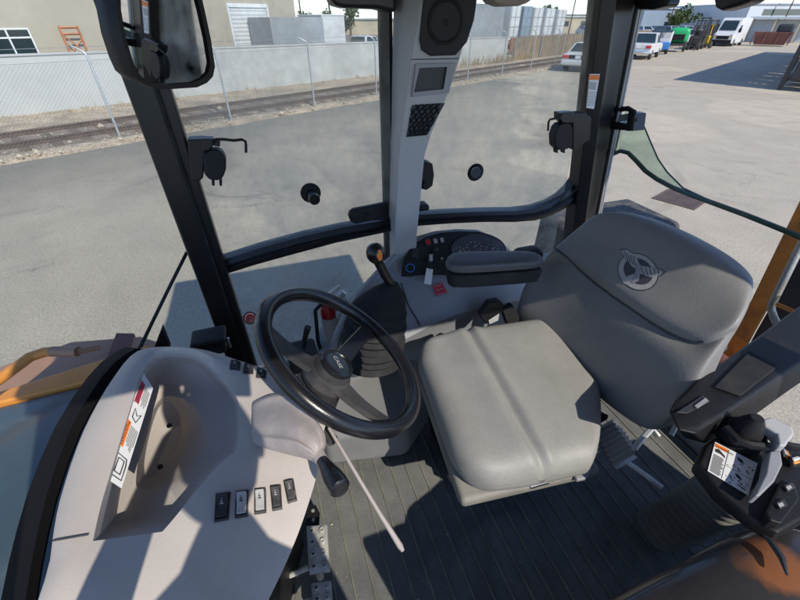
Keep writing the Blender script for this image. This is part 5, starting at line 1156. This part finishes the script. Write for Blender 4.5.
u0, u1 = (LX(592, 434, .78) - LX(616, 421, .80)), 0
secs = []
for k in range(15):
    f_ = k / 14; a = (592 + (611 - 592) * f_, 434 + (468 - 434) * f_); c = (615 + (637 - 615) * f_, 421 + (452 - 421) * f_); rid = .82 + .18 * (k % 2)
    A_ = LX(*a, .80); B_ = LX(*c, .86); m_ = (A_ + B_) / 2; d = (B_ - A_) / 2 * rid; e_ = MD(.03, .02, -.025) * rid
    secs.append([m_ - d, m_ - d * .9 - e_ * .3 + EZ * .004, m_ + d * .9 - e_ * .3 + EZ * .004, m_ + d, m_ + d + e_ * 1.5, m_ - d + e_ * 1.5])
b.loft(secs); b.build('folds', K['bellow'], t2, ang=25)
b = MB(); b.prism([LX(u, v, .80) for u, v in ((568, 404), (574, 401), (608, 419), (590, 430))], MD(.03, .02, -.02)); b.build('cover', K['boot'], t2, bevel=.003)
b = MB(); b.tube([LX(u, v, .78) for u, v in ((573, 401), (578, 400), (582, 396))], .008, 8); b.build('button', K['white'], t2)
t2 = thing('seat_slide_bracket', 'worn pale steel slide brackets under the backrest corner', 'bracket', LZ(645, 438, 1.62))
b = MB(); b.tube([LZ(634, 449, 1.62), LZ(641, 440, 1.63), LZ(652, 428, 1.64), LZ(658, 436, 1.62)], .009, 6); b.build('link', K['steel'], t2)
b = MB(); b.tube([LZ(657, 419, 1.65), LZ(665, 414, 1.66), LZ(677, 424, 1.63), LZ(671, 435, 1.60)], .008, 6); b.build('link', K['steel'], t2)
b = MB(); b.prism([LZ(u, v, 1.60) for u, v in ((612, 467), (632, 455), (637, 458), (617, 470))], EZ * .006); b.build('foot', K['steel'], t2, bevel=.002)
b = MB(); b.tube([LZ(628, 463, 1.40), LZ(648, 477, 1.40), LZ(662, 488, 1.40)], .010, 6); b.build('rod', K['steel'], t2)
t2 = thing('slide_handle', 'pale grey slide handle tab under the near cushion edge', 'handle', LZ(580, 470, 1.66))
b = MB(); b.prism([LZ(u, v, 1.69) for u, v in ((570, 468), (588, 463), (591, 470), (587, 478), (577, 480))], EZ * -.014); b.build('tab', K['grey'], t2, bevel=.004)
b = MB(); b.tube([LZ(530, 487, 1.68), LZ(540, 484, 1.68), LZ(548, 482, 1.68)], .006, 8); b.build('pin', K['chrome'], t2)

# --- right console
t = thing('side_console', 'grey right side console with instrument cluster', 'console', M(.5, 1.2, FL))
st_ = [(.06, 1.60, 1.565, 1.545), (.13, 1.65, 1.61, 1.58), (.211, 1.729, 1.685, 1.625), (.312, 1.828, 1.775, 1.665), (.391, 1.904, 1.84, 1.71), (.506, 1.985, 1.883, 1.755), (.60, 1.998, 1.880, 1.775), (.70, 1.992, 1.872, 1.778), (.801, 1.973, 1.852, 1.78), (.90, 1.92, 1.81, 1.77), (.97, 1.85, 1.76, 1.73), (1.06, 1.74, 1.69, 1.66)]
b = MB(); secs = []
for x, zo, z1, zb in st_:
    secs.append([M(x, 1.37, FL + .01), M(x, 1.35, zo - .05), M(x, 1.325, zo - .006), M(x, 1.30, zo), M(x, 1.275, zo - .012), M(x, 1.20, z1), M(x, 1.18, z1 - .012), M(x, 1.10, (z1 + zb) / 2 + .004), M(x, 1.06, zb + .008), M(x, 1.05, zb - .012), M(x, 1.10, zb - .14), M(x, 1.16, FL + .01)])
b.loft(secs); b.build('console_body', K['panel'], t, ang=38)
b = MB(); b.tube([LY(401, 283, 1.10) , LY(408, 305, 1.10), LY(416, 318, 1.08), LY(420, 326, 1.05)], .003, 6); b.build('panel_joint', K['ink'], t)
cp0, cn = plane3(LY(415, 238, 1.3), LY(480, 231, 1.3), LY(424, 273, 1.2))
cp0 = cp0 + cn * .016
def cq(u, v, off=.004): return onplane(u, v, cp0 + cn * off, cn)
def cpoly(pts, off, th, nm, m, par, bev=0): b = MB(); b.prism([cq(u, v, off) for u, v in pts], cn * th); return b.build(nm, m, par, bevel=bev, smooth=bool(bev))
clo = [(401, 276.5), (401.5, 268), (404, 259), (409, 250), (416, 243), (426, 237), (440, 233), (458, 231.5), (478, 232), (490, 235), (499, 240), (505, 247), (507, 254), (505, 268), (495, 274), (470, 276), (440, 275), (422, 275), (410, 277)]
cl = cpoly(clo, .002, .006, 'instrument_cluster', K['black'], t, .002)
gl = ell(478, 250, 28, 17, .05, 30); gp = cpoly(gl, .0085, .004, 'gauge_bezel', K['wheelrim'], cl, .001)
cpoly(ell(478, 250, 25.5, 15, .05, 30), .0125, .0006, 'gauge_face', K['gauge'], gp)
for (cx, cy_, r_) in ((459, 252, 7), (474, 247, 8), (492, 249, 7)):
    b = MB()
    for k in range(9):
        a = 2.4 + k * .62; b.prism([cq(cx + r_ * math.cos(a + d) * q_, cy_ + r_ * .72 * math.sin(a + d) * q_, .0135) for d, q_ in ((-.05, 1), (.05, 1), (.05, .78), (-.05, .78))], cn * .0004)
    b.prism([cq(cx - .4, cy_, .0136), cq(cx + .5, cy_ + .3, .0136), cq(cx + r_ * .5, cy_ - r_ * .4, .0136)], cn * .0004); b.build('dial_marks', K['gaugemark'], gp, smooth=False)
b = MB(); gp_ = ell(478, 250, 27, 16.2, .05, 30); c = cq(478, 250, .016)
b.loft([[cq(u, v, .013) for u, v in gp_], [c + (cq(u, v, .02) - c) * .93 for u, v in gp_], [c + (cq(u, v, .026) - c) * .75 for u, v in gp_], [c + (cq(u, v, .029) - c) * .4 for u, v in gp_]]); b.build('gauge_lens', glassmat('gauge_lens_glass', (.95, .95, .96), .12, .06, (.6, .65, .72), 30), gp, ang=80)
for q, m in (([(424, 239), (430, 238), (432, 245), (425.5, 246)], 'redlens'), ([(432, 238), (437.5, 237.5), (439, 244), (433.5, 244.5)], 'switchl'), ([(439, 237), (443.5, 236.5), (445, 243), (440.5, 243.5)], 'switchl'), ([(412, 249), (419, 248), (418, 258), (411.5, 258)], 'grey')):
    s_ = cpoly(q, .0085, .003, 'rocker_switch', K['switch'], cl, .0005); i_ = grow(q, .62); cpoly(i_, .0115, .0006, 'symbol', K[m] if m != 'grey' else K['spoke'], s_)
b = MB(); b.tube([cq(u, v, .011) for u, v in ell(410.3, 268, 4.2, 4.0, 0, 20)], .0016, 6, closed=True); b.build('blue_ring', K['blueled'], cl)
b = MB(); b.lathe(cq(430, 258, .008), cn, [(0, 0), (.018, 0), (.016, .008), (.008, .010), (0, .010)], 20); b.build('key_switch', K['rubber'], cl)
b = MB(); b.lathe(cq(435, 250, .008), cn, [(0, 0), (.012, 0), (.010, .014), (.007, .016), (0, .016)], 16); b.build('knob', K['switch'], cl)
b = MB(); b.lathe(cq(441, 259, .008), cn, [(0, 0), (.006, 0), (.005, .01), (0, .01)], 12); b.build('lighter', K['chrome'], cl)
b = MB(); b.prism([cq(u, v, .0035) for u, v in ((432.5, 285.5), (442.5, 283), (447, 293), (436, 296))], cn * .001)
def fit(p, off): # stick a label to the lower face of the console
    return p
b = MB()
lp0, ln_ = plane3(M(.506, 1.18, 1.873), M(.70, 1.18, 1.864), M(.60, 1.06, 1.783))
def lq(u, v, off=.004): return onplane(u, v, lp0 + ln_ * off, ln_)
b.prism([lq(u, v, .017) for u, v in ((432.5, 285.5), (442.5, 283), (447, 293), (436, 296))], ln_ * .001); sk = b.build('red_label', K['dred'], t, smooth=False)
b = MB()
for k in range(0, 5, 2): b.prism([lq(u, v, .0185) for u, v in ((434 + k * .8, 286.2 + k * 2), (441.5 + k * .8, 284.3 + k * 2), (441.8 + k * .8, 285 + k * 2), (434.3 + k * .8, 286.9 + k * 2))], ln_ * .0004)
b.build('label_print', K['shroud'], sk, smooth=False)
b = MB(); b.prism([lq(u, v, .012) for u, v in ((454, 284), (476, 286), (474, 293), (459, 292))], ln_ * .001); b.build('white_label', K['decal'], t, smooth=False)
t2 = thing('key_tag', 'white paper tag hanging from the ignition key', 'tag', cq(429, 275, .03))
b = MB(); b.prism([cq(u, v, .032) for u, v in ((426.5, 268), (433, 269.5), (431, 285), (424, 283.5))], cn * .0015); tg = b.build('card', K['decal'], t2, smooth=False)
b = MB(); b.tube([cq(430, 258, .02), cq(431, 264, .035), cq(430, 270, .036)], .0012, 5); b.build('string', K['ink'], t2)
b = MB(); b.prism([cq(u, v, .014) for u, v in ((428.5, 255), (432, 255), (431.5, 262), (428.5, 262))], cn * .012); b.build('key', K['steel'], t2, bevel=.001)
b = MB(); b.loft([[M(.0, .86, z), M(.30, .80, z), M(.44, .92, z), M(.46, 1.2, z), M(.0, 1.25, z)] for z in (FL + .009, 1.50)]); b.build('plinth', K['plinth'], t, bevel=.03, seg=3)
b = MB(); b.tube([LY(u, v, y) for u, v, y in ((398, 254, 1.26), (384, 269, 1.22), (370, 285, 1.17), (357, 300, 1.13), (347, 315, 1.10), (339, 332, 1.08), (333, 350, 1.06), (329, 368, 1.05), (327, 386, 1.04))], [.012, .014, .016, .017, .017, .017, .017, .017, .016], 12); b.build('front_rim', K['panel'], t)
# --- loader joystick with boot
t2 = thing('loader_joystick', 'black loader joystick on a ribbed rubber boot', 'joystick', M(.245, 1.0, 1.6))
def jc(f_): return M(.235, 1.0, 1.70) + (M(.268, .975, 2.0) - M(.235, 1.0, 1.70)) * f_
prof = []
b = MB(); secs = []
J0 = LY(372, 353, .99); J1 = LY(378, 308, .985); ja = (J1 - J0).normalized()
js = ja.cross(EY).normalized(); jt = ja.cross(js)
LJ = (J1 - J0).length
def jring(h, r, n=28, sq=1.): return [J0 + ja * h + js * math.cos(2 * PI * k / n) * r + jt * math.sin(2 * PI * k / n) * r * sq for k in range(n)]
for k in range(17):
    f_ = k / 16; r = (.114 - .020 * f_) + (.007 if k % 2 else -.006) + .003 * math.sin(k * 1.9); secs.append(jring(-.03 + (LJ + .03) * f_, r, sq=.85))
b.loft(secs); b.build('bellows', K['boot'], t2)
b = MB(); J2 = LY(391, 284, .975)
tops = []
for f_, r in ((0, .092), (.12, .091), (.35, .079), (.65, .058), (.9, .034), (1.0, .027), (1.04, .015)):
    c = J1 + (J2 - J1) * f_; tops.append([c + js * math.cos(2 * PI * k / 24) * r + jt * math.sin(2 * PI * k / 24) * r * .8 for k in range(24)])
b.loft(tops); b.build('boot', K['rubber'], t2)
b = MB(); J3 = LY(377, 259, .96); J4 = LY(385, 275, .965); b.tube([J2 - (J2 - J4) * -.1, J4, J3], [.013, .014, .015], 14); stk = b.build('stick', K['wheelrim'], t2)
b = MB(); kc = LY(376, 253.5, .955); kd = (kc - LY(386, 276, .965)).normalized()
b.ball(kc, .03, 20, 12, (kd, kd.cross(EY).normalized(), kd.cross(kd.cross(EY)).normalized()), (.034, .029, .029)); kn = b.build('knob', K['wheelrim'], t2)
n2 = (C0 - kc).normalized(); b = MB(); b.prism([onplane(u, v, kc + n2 * .0285, n2) for u, v in ((376, 251), (380, 249.5), (382.5, 254), (382, 260), (379, 261), (377, 257))], n2 * .0012); pl_ = b.build('button_plate', K['dorange'], kn, smooth=False)
b = MB(); b.lathe(onplane(379.5, 253.5, kc + n2 * .030, n2), n2, [(0, 0), (.004, 0), (.0035, .003), (0, .003)], 10); b.build('button', K['yellow'], pl_)
# --- fire extinguisher and bits between console and glass
t2 = thing('fire_extinguisher', 'red fire extinguisher standing behind the steering wheel', 'extinguisher', M(.06, 1.27, 1.32))
ec = LY(329, 335, 1.22); ec.z = 1.34
b = MB(); et = LY(327, 305, 1.26); ax_ = EZ; b.lathe(V((et.x, et.y, 1.34)), EZ, [(0, 0), (.028, 0), (.030, .01), (.030, et.z - 1.34 - .025), (.024, et.z - 1.34 - .002), (.014, et.z - 1.34 + .012), (0, et.z - 1.34 + .012)], 24); b.build('bottle', K['red'], t2)
b = MB(); b.rbox(et + EZ * .03, (.018, .018, .02), .008, n=2); b.tube([et + EZ * .045, et + EZ * .05 + MD(.06, 0, .03)], .007, 6); b.tube([et + EZ * .03, et + EZ * .03 + MD(.055, 0, .0)], .006, 6); b.build('valve', K['steel'], t2)
b = MB(); b.tube([et + EZ * .03, et + MD(-.05, -.02, .0), et + MD(-.06, -.03, -.15), et + MD(-.05, -.02, -.25)], .008, 8); b.build('hose', K['rubber'], t2)
b = MB(); b.loft([[V((et.x, et.y, 0)) + MD(.0312 * math.cos(a), .0312 * math.sin(a), et.z - .19 + h) for a in [k * PI / 10 - PI for k in range(14)]] + [V((et.x, et.y, 0)) + MD(.0305 * math.cos(a), .0305 * math.sin(a), et.z - .19 + h) for a in [k * PI / 10 - PI for k in range(13, -1, -1)]] for h in (0, .135)]); b.build('label', K['trim'], t2)
t2 = thing('outside_work_lamp', 'pale work lamp bracket outside the glass behind the wheel', 'lamp', LY(342, 300, 1.50))
b = MB(); b.tube([LY(u, v, 1.52) for u, v in ((332, 309), (340, 297), (344, 292))], [.016, .020, .016], 10); b.build('arm', K['galv'], t2)
b = MB(); b.rbox(LY(338, 304, 1.54), (.05, .03, .035), .015, n=3); b.build('head', K['grey'], t2)
t2 = thing('parking_brake_lever', 'small black lever standing behind the steering wheel spokes', 'lever', LY(305, 345, 1.1))
b = MB(); b.tube([LY(303, 352, 1.05), LY(305, 338, 1.05), LY(308, 327, 1.05)], [.006, .009, .012], 8); b.build('handle', K['black'], t2)
b = MB(); b.rbox(LY(303, 356, 1.05), (.05, .05, .04), .015, n=3); b.build('base', K['spoke'], t2)

# --- left hand control tower: ribbed boot, black pod, decal, switches
t = thing('control_tower', 'black backhoe control tower with instruction decal and ribbed boot', 'control tower', M(.9, .2, FL))
b = MB(); secs = []
for k in range(14 * 5 + 1):
    f_ = k / 70; z = 1.36 + .50 * f_; r = (.0 if k % 2 else -.009); A_ = [LZ(630 + 72 * f_, 512 - 42 * f_, z), LZ(660 + 100 * f_, 557 - 37 * f_, z)]
    d = (A_[1] - A_[0]); nrm = V((-d.y, d.x, 0)).normalized(); nrm = nrm if nrm.dot(EX) > 0 else -nrm; dn_ = d.normalized(); L_ = d.length; q = []
    cb_ = (A_[0] + A_[1]) / 2 + nrm * .09; kk = (.89, .975, 1.0, 1.0, .975)[k % 5]
    for a in range(28):
        w_ = 2 * PI * a / 28; ca, sa_ = math.cos(w_), math.sin(w_); q.append(cb_ + dn_ * math.copysign(abs(ca) ** .45, ca) * L_ * .5 * kk + nrm * math.copysign(abs(sa_) ** .6, sa_) * .10 * kk)
    secs.append(q)
b.loft(secs); b.build('ribbed_boot', K['boot2'], t, ang=50)
pt = [zc(u, v, 1.95) for u, v in ((697, 462), (706, 443), (716, 436), (750, 436), (800, 446), (815, 470), (806, 520), (780, 535), (756, 520), (745, 512), (720, 492))]
cc = sum(pt, V()) / len(pt)
b = MB(); b.loft([[p - EZ * .035 for p in pt], [p - EZ * .012 for p in pt], [cc + (p - cc) * .96 for p in pt]]); pod = b.build('pod', K['black'], t, bevel=.006)
dq_ = [(715, 442), (757.5, 463.5), (748, 495.5), (707.5, 471)]
def pb(a, c, z): x = [dq_[0][i] * (1 - a) * (1 - c) + dq_[1][i] * a * (1 - c) + dq_[2][i] * a * c + dq_[3][i] * (1 - a) * c for i in (0, 1)]; return zc(x[0], x[1], z)
def prc(b, a0, a1, c0, c1, z): b.prism([pb(a0, c0, z), pb(a1, c0, z), pb(a1, c1, z), pb(a0, c1, z)], EZ * .0005)
b = MB(); prc(b, 0, 1, 0, 1, 1.9515); dc = b.build('instruction_decal', K['decal'], pod, smooth=False)
b = MB(); prc(b, .02, .32, .03, .14, 1.9522); b.build('orange_heading', K['dorange'], dc, smooth=False)
b = MB()
for k in range(13): prc(b, .04, random.uniform(.26, .31), .38 + k * .045, .402 + k * .045, 1.9522)
prc(b, .335, .342, .03, .97, 1.9522); prc(b, .35, .98, .52, .526, 1.9522)
for (a, c) in ((.55, .10), (.60, .58)):
    b.prism([pb(a, c, 1.9522), pb(a + .10, c + .02, 1.9522), pb(a + .18, c + .10, 1.9522), pb(a + .10, c + .12, 1.9522), pb(a + .02, c + .08, 1.9522)], EZ * .0006)
for k in range(34): a, c = random.uniform(.37, .92), random.choice([random.uniform(.22, .48), random.uniform(.70, .93)]); prc(b, a, a + random.uniform(.02, .05), c, c + random.uniform(.012, .04), 1.9522)
b.prism([pb(.05, .20, 1.9522), pb(.12, .16, 1.9522), pb(.28, .27, 1.9522), pb(.30, .33, 1.9522), pb(.18, .28, 1.9522), pb(.06, .29, 1.9522)], EZ * .0006)
b.build('print', K['ink'], dc, smooth=False)
b = MB(); textmesh(b, 'WARNING', pb(.04, .125, 1.953), (pb(1, .1, 0) - pb(0, .1, 0)).normalized(), EZ.cross((pb(1, .1, 0) - pb(0, .1, 0)).normalized()), .0065, .01); b.build('lettering', K['ink'], dc, smooth=False)
b = MB(); b.prism([zc(u, v, 1.97) for u, v in ((766, 512), (783, 478), (797, 487), (800, 500), (782, 524), (770, 520))], EZ * -.03); sw = b.build('switch_panel', K['black'], t, bevel=.004)
for q in ([(783, 486), (791, 483), (795, 488), (787, 493)], [(775, 503), (783, 500), (787, 506), (779, 510)]):
    b = MB(); b.prism([zc(u, v, 1.972) for u, v in q], EZ * .004); so_ = b.build('switch', K['switch'], sw, bevel=.001)
    b = MB(); b.prism([zc(u, v, 1.9765) for u, v in grow(q, .55)], EZ * .0006); b.build('symbol', K['switchl'], so_, smooth=False)
t2 = thing('control_lever', 'grey jointed backhoe control lever beside the black pod', 'control lever', zc(765, 440, 1.95))
b = MB(); b.prism([zc(u, v, 2.0) for u, v in ((763, 419), (771, 416), (793, 427), (795, 434), (786, 446), (779, 445), (777, 433), (764, 425))], EZ * -.03); b.build('knuckle', K['trim'], t2, bevel=.005)
b = MB(); b.prism([zc(u, v, 1.99) for u, v in ((770, 451), (781, 450), (783, 464), (775, 481), (760, 496), (755, 495), (766, 473))], EZ * -.03); b.build('bracket', K['grey'], t2, bevel=.006)
b = MB(); b.tube([zc(u, v, 1.99) for u, v in ((778, 440), (790, 446), (812, 450))], .008, 8); b.tube([zc(u, v, 1.98) for u, v in ((725, 428), (738, 441), (750, 445), (762, 446))], .010, 8); b.build('rod', K['black'], t2)
b = MB(); b.lathe(zc(745, 432, 1.97), EZ, [(.045, -.03), (.040, 0), (.034, .008), (.030, .006), (.022, .03), (.012, .05), (0, .05)], 20); b.build('gaiter', K['rubber'], t2)
# orange hose bundle glimpsed at the right
t2 = thing('loose_wires', 'loose wires and plugs at the right edge beside the lever', 'wires', zc(786, 455, 1.94))
for k, m in enumerate(('white', 'orange', 'black')):
    b = MB(); b.tube([zc(783 + k * 3, 450 + k * 2, 1.95), zc(786 + k * 2, 456 + k, 1.97), zc(792, 460 + k * 3, 1.96), zc(806, 456 + k * 4, 1.93)], .004, 6); b.build('wire', K[m], t2)
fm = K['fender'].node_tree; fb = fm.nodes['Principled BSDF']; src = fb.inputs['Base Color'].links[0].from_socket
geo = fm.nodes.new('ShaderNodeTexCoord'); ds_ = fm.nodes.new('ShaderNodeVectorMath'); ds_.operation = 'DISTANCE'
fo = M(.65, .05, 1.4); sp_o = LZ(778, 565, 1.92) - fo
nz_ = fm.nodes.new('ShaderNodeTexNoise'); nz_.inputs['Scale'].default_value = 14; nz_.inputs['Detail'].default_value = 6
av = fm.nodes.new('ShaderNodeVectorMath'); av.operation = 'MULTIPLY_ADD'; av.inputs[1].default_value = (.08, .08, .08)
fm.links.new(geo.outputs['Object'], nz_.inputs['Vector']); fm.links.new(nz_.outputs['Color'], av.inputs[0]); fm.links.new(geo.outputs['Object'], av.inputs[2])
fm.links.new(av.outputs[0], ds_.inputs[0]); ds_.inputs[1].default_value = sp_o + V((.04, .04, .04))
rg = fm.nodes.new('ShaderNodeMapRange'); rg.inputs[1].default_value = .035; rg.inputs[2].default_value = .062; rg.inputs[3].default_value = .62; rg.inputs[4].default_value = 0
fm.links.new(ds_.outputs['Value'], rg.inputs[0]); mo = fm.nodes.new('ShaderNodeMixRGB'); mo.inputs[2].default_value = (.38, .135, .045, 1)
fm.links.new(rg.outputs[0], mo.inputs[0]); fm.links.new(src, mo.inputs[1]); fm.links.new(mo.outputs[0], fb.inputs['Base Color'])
# --- near left fender cover (bottom right)
t = thing('fender_cover', 'dark glossy fender cover smeared with orange at the bottom right', 'fender', M(.65, .05, 1.4))
prf = [((560, 640), 1.80), ((600, 601), 1.80), ((640, 582), 1.83), ((682, 560), 1.865), ((722, 538), 1.885), ((752, 523), 1.89), ((778, 521), 1.89), ((808, 528), 1.89), ((850, 560), 1.88), ((870, 620), 1.86)]
b = MB(); secs = []
for (u, v), z in prf:
    p = LZ(u, v, z); s = [p - EZ * .30 - EX * .0 + EY * .01, p - EZ * .05 + EY * .006, p, p + MD(0, -.04, .022), p + MD(0, -.10, .030), p + MD(0, -.16, .02), p + MD(0, -.20, -.02), p + MD(0, -.21, -.3)]
    secs.append(s)
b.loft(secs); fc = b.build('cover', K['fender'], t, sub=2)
b = MB(); b.tube([LZ(u, v, z) for u, v, z in ((762, 533, 1.925), (772, 543, 1.93), (782, 558, 1.93), (787, 575, 1.93))], [.002, .006, .006, .002], 6); b.build('lip', K['ink'], t)

# --- the photographer on the step outside the open left door, whose shadow falls on the console
t = thing('cab_step', 'steel boarding step below the open left cab door', 'step', M(.1, -.55, .9))
b = MB(); b.mbox(-.36, .26, -.78, -.26, 1.02, 1.055); b.build('tread', K['steel'], t, bevel=.006)
for x in (-.32, .22):
    b = MB(); b.tube([M(x, -.30, 1.2), M(x, -.34, 1.03), M(x, -.45, .45)], .02, 8); b.build('hanger', K['darksteel'], t)
def skin(name, verts, edges, rad, m, parent):
    me = bpy.data.meshes.new(name); o0 = WL[parent.name]; me.from_pydata([v - o0 for v in verts], edges, []); me.materials.append(m)
    o = bpy.data.objects.new(name, me); COL.objects.link(o); o.parent = parent; WL[o.name] = o0
    k = o.modifiers.new('skin', 'SKIN'); k.use_smooth_shade = True
    for i, r_ in enumerate(rad): me.skin_vertices[0].data[i].radius = (r_, r_) if not isinstance(r_, tuple) else r_
    me.skin_vertices[0].data[0].use_root = True
    k = o.modifiers.new('sub', 'SUBSURF'); k.levels = 1; k.render_levels = 1
    return o
skinm = mat('skin', (.45, .28, .20), .5, var=.05); shirt = mat('shirt_cloth', (.16, .18, .21), .9, bump=.2, bs=200); jean = mat('trouser_cloth', (.05, .07, .12), .9, bump=.2, bs=200); hairm = mat('hair', (.03, .02, .015), .7)
t = thing('person', 'person in grey shirt holding up a phone in the cab doorway', 'person', M(.05, -.55, 1.06))
hx = .00
PV = [M(-.10, -.50, 1.96), M(-.10, -.46, 2.14), M(-.08, -.35, 2.34), M(-.03, -.27, 2.46), M(hx - .01, -.25, 2.55), M(hx, -.235, 2.63),
      M(-.18, -.25, 2.44), M(-.29, -.13, 2.29), M(-.11, -.060, 2.62), M(.10, -.30, 2.43), M(.20, -.50, 2.18), M(.20, -.46, 1.93)]
PE = [(0, 1), (1, 2), (2, 3), (3, 4), (4, 5), (3, 6), (6, 7), (7, 8), (3, 9), (9, 10), (10, 11)]
skin('body', PV, PE, [(.15, .12), (.14, .11), (.16, .11), (.12, .09), .055, .055, .062, .044, .027, .062, .044, .027], shirt, t)
LV = [M(-.10, -.50, 1.96), M(-.19, -.52, 1.86), M(-.19, -.50, 1.50), M(-.20, -.56, 1.13), M(-.01, -.52, 1.86), M(.0, -.50, 1.50), M(.0, -.56, 1.13)]
skin('trousers', LV, [(0, 1), (1, 2), (2, 3), (0, 4), (4, 5), (5, 6)], [(.15, .12), .085, .062, .05, .085, .062, .05], jean, t)
for x in (-.20, .0):
    b = MB(); b.rbox(M(x, -.51, 1.095), (.045, .13, .038), .03, n=4); b.build('shoe', K['black'], t)
hc_ = M(hx, -.20, 2.715)
b = MB(); b.ball(hc_, .1, 20, 14, None, (.076, .098, .112)); b.ball(hc_ + MD(0, .098, -.02), .02, 8, 6, None, (.014, .022, .022))
for sx in (-1, 1): b.ball(hc_ + MD(sx * .078, -.005, -.005), .03, 10, 6, None, (.010, .022, .032))
hdm = b.build('head', skinm, t)
for sx in (-1, 1): b = MB(); b.ball(hc_ + MD(sx * .032, .088, .012), .011, 10, 6); b.build('eye', K['white'], hdm)
b = MB(); b.rbox(hc_ + MD(0, .088, -.056), (.024, .008, .006), .005, n=2); b.build('mouth', K['dred'], hdm)
b = MB(); b.ball(hc_ + MD(0, -.018, .028), .1, 20, 14, None, (.083, .098, .100)); b.build('hair', hairm, t)
fwd = MD(math.sin(YAW), math.cos(YAW), 0)
rt = V((1, 0, 0)); cu_ = V((0, sp, cp)); cf = V((0, cp, -sp))
ph_ = C0 - cf * .016
b = MB(); b.rbox(ph_, (.078, .038, .0045), .004, (rt, cu_, cf), 3); setp(b.build('mobile_phone', K['black'], loc=ph_), 'black mobile phone held sideways by the person in the doorway', 'phone')
for sx in (-1,):
    hb_ = ph_ + rt * sx * .100 - cu_ * .015 - cf * .045; W_ = M(.11 * sx, -.060, 2.62)
    HV = [W_, hb_, ph_ + rt * sx * .09 - cf * .012 - cu_ * .038]; HE = [(0, 1), (1, 2)]; HR_ = [.024, .030, .010]
    HV.append(ph_ + rt * sx * .055 - cu_ * .045 - cf * .012); HE.append((2, 3)); HR_.append(.008)
    for k in range(4):
        b0 = ph_ + rt * sx * .102 + cu_ * (.030 - k * .019) - cf * .030; i0 = len(HV)
        HV += [b0, b0 - rt * sx * .018 - cf * .004, b0 - rt * sx * (.045 - .006 * abs(k - 1)) + cf * .004]; HE += [(1, i0), (i0, i0 + 1), (i0 + 1, i0 + 2)]; HR_ += [.009, .0085, .007]
    skin('hand', HV, HE, HR_, skinm, t)
HV = [M(.20, -.46, 1.93), M(.20, -.455, 1.86), M(.19, -.425, 1.87), M(.185, -.41, 1.84)]; HE = [(0, 1), (1, 2), (2, 3)]; HR_ = [.024, (.018, .034), .011, .009]
for k in range(4):
    i0 = len(HV); y_ = -.425 - k * .020; HV += [M(.20, y_, 1.825), M(.195, y_, 1.795 - .004 * (k in (1, 2))), M(.180, y_, 1.772 - .006 * (k in (1, 2)))]; HE += [(1, i0), (i0, i0 + 1), (i0 + 1, i0 + 2)]; HR_ += [.009, .0085, .007]
skin('hand', HV, HE, HR_, skinm, t)
# crumbs of dried mud trodden into the mat
b = MB()
for k in range(150):
    x, y = random.uniform(-.12, 1.2), random.uniform(-.1, .95); r_ = random.uniform(.0010, .0026) * (2 if random.random() < .04 else 1); c = M(x, y, FL + .009 + r_ * .5)
    b.add([c + EX * r_, c + EY * r_ * .8, c - EX * r_ * 1.2, c - EY * r_ * .9, c + EZ * r_ * .7], [(0, 1, 4), (1, 2, 4), (2, 3, 4), (3, 0, 4), (3, 2, 1, 0)])
setp(b.build('dried_mud', K['stone'], loc=M(.5, .4, FL), smooth=False), 'small crumbs of dried mud scattered on the rubber floor mat', 'mud', kind='stuff')
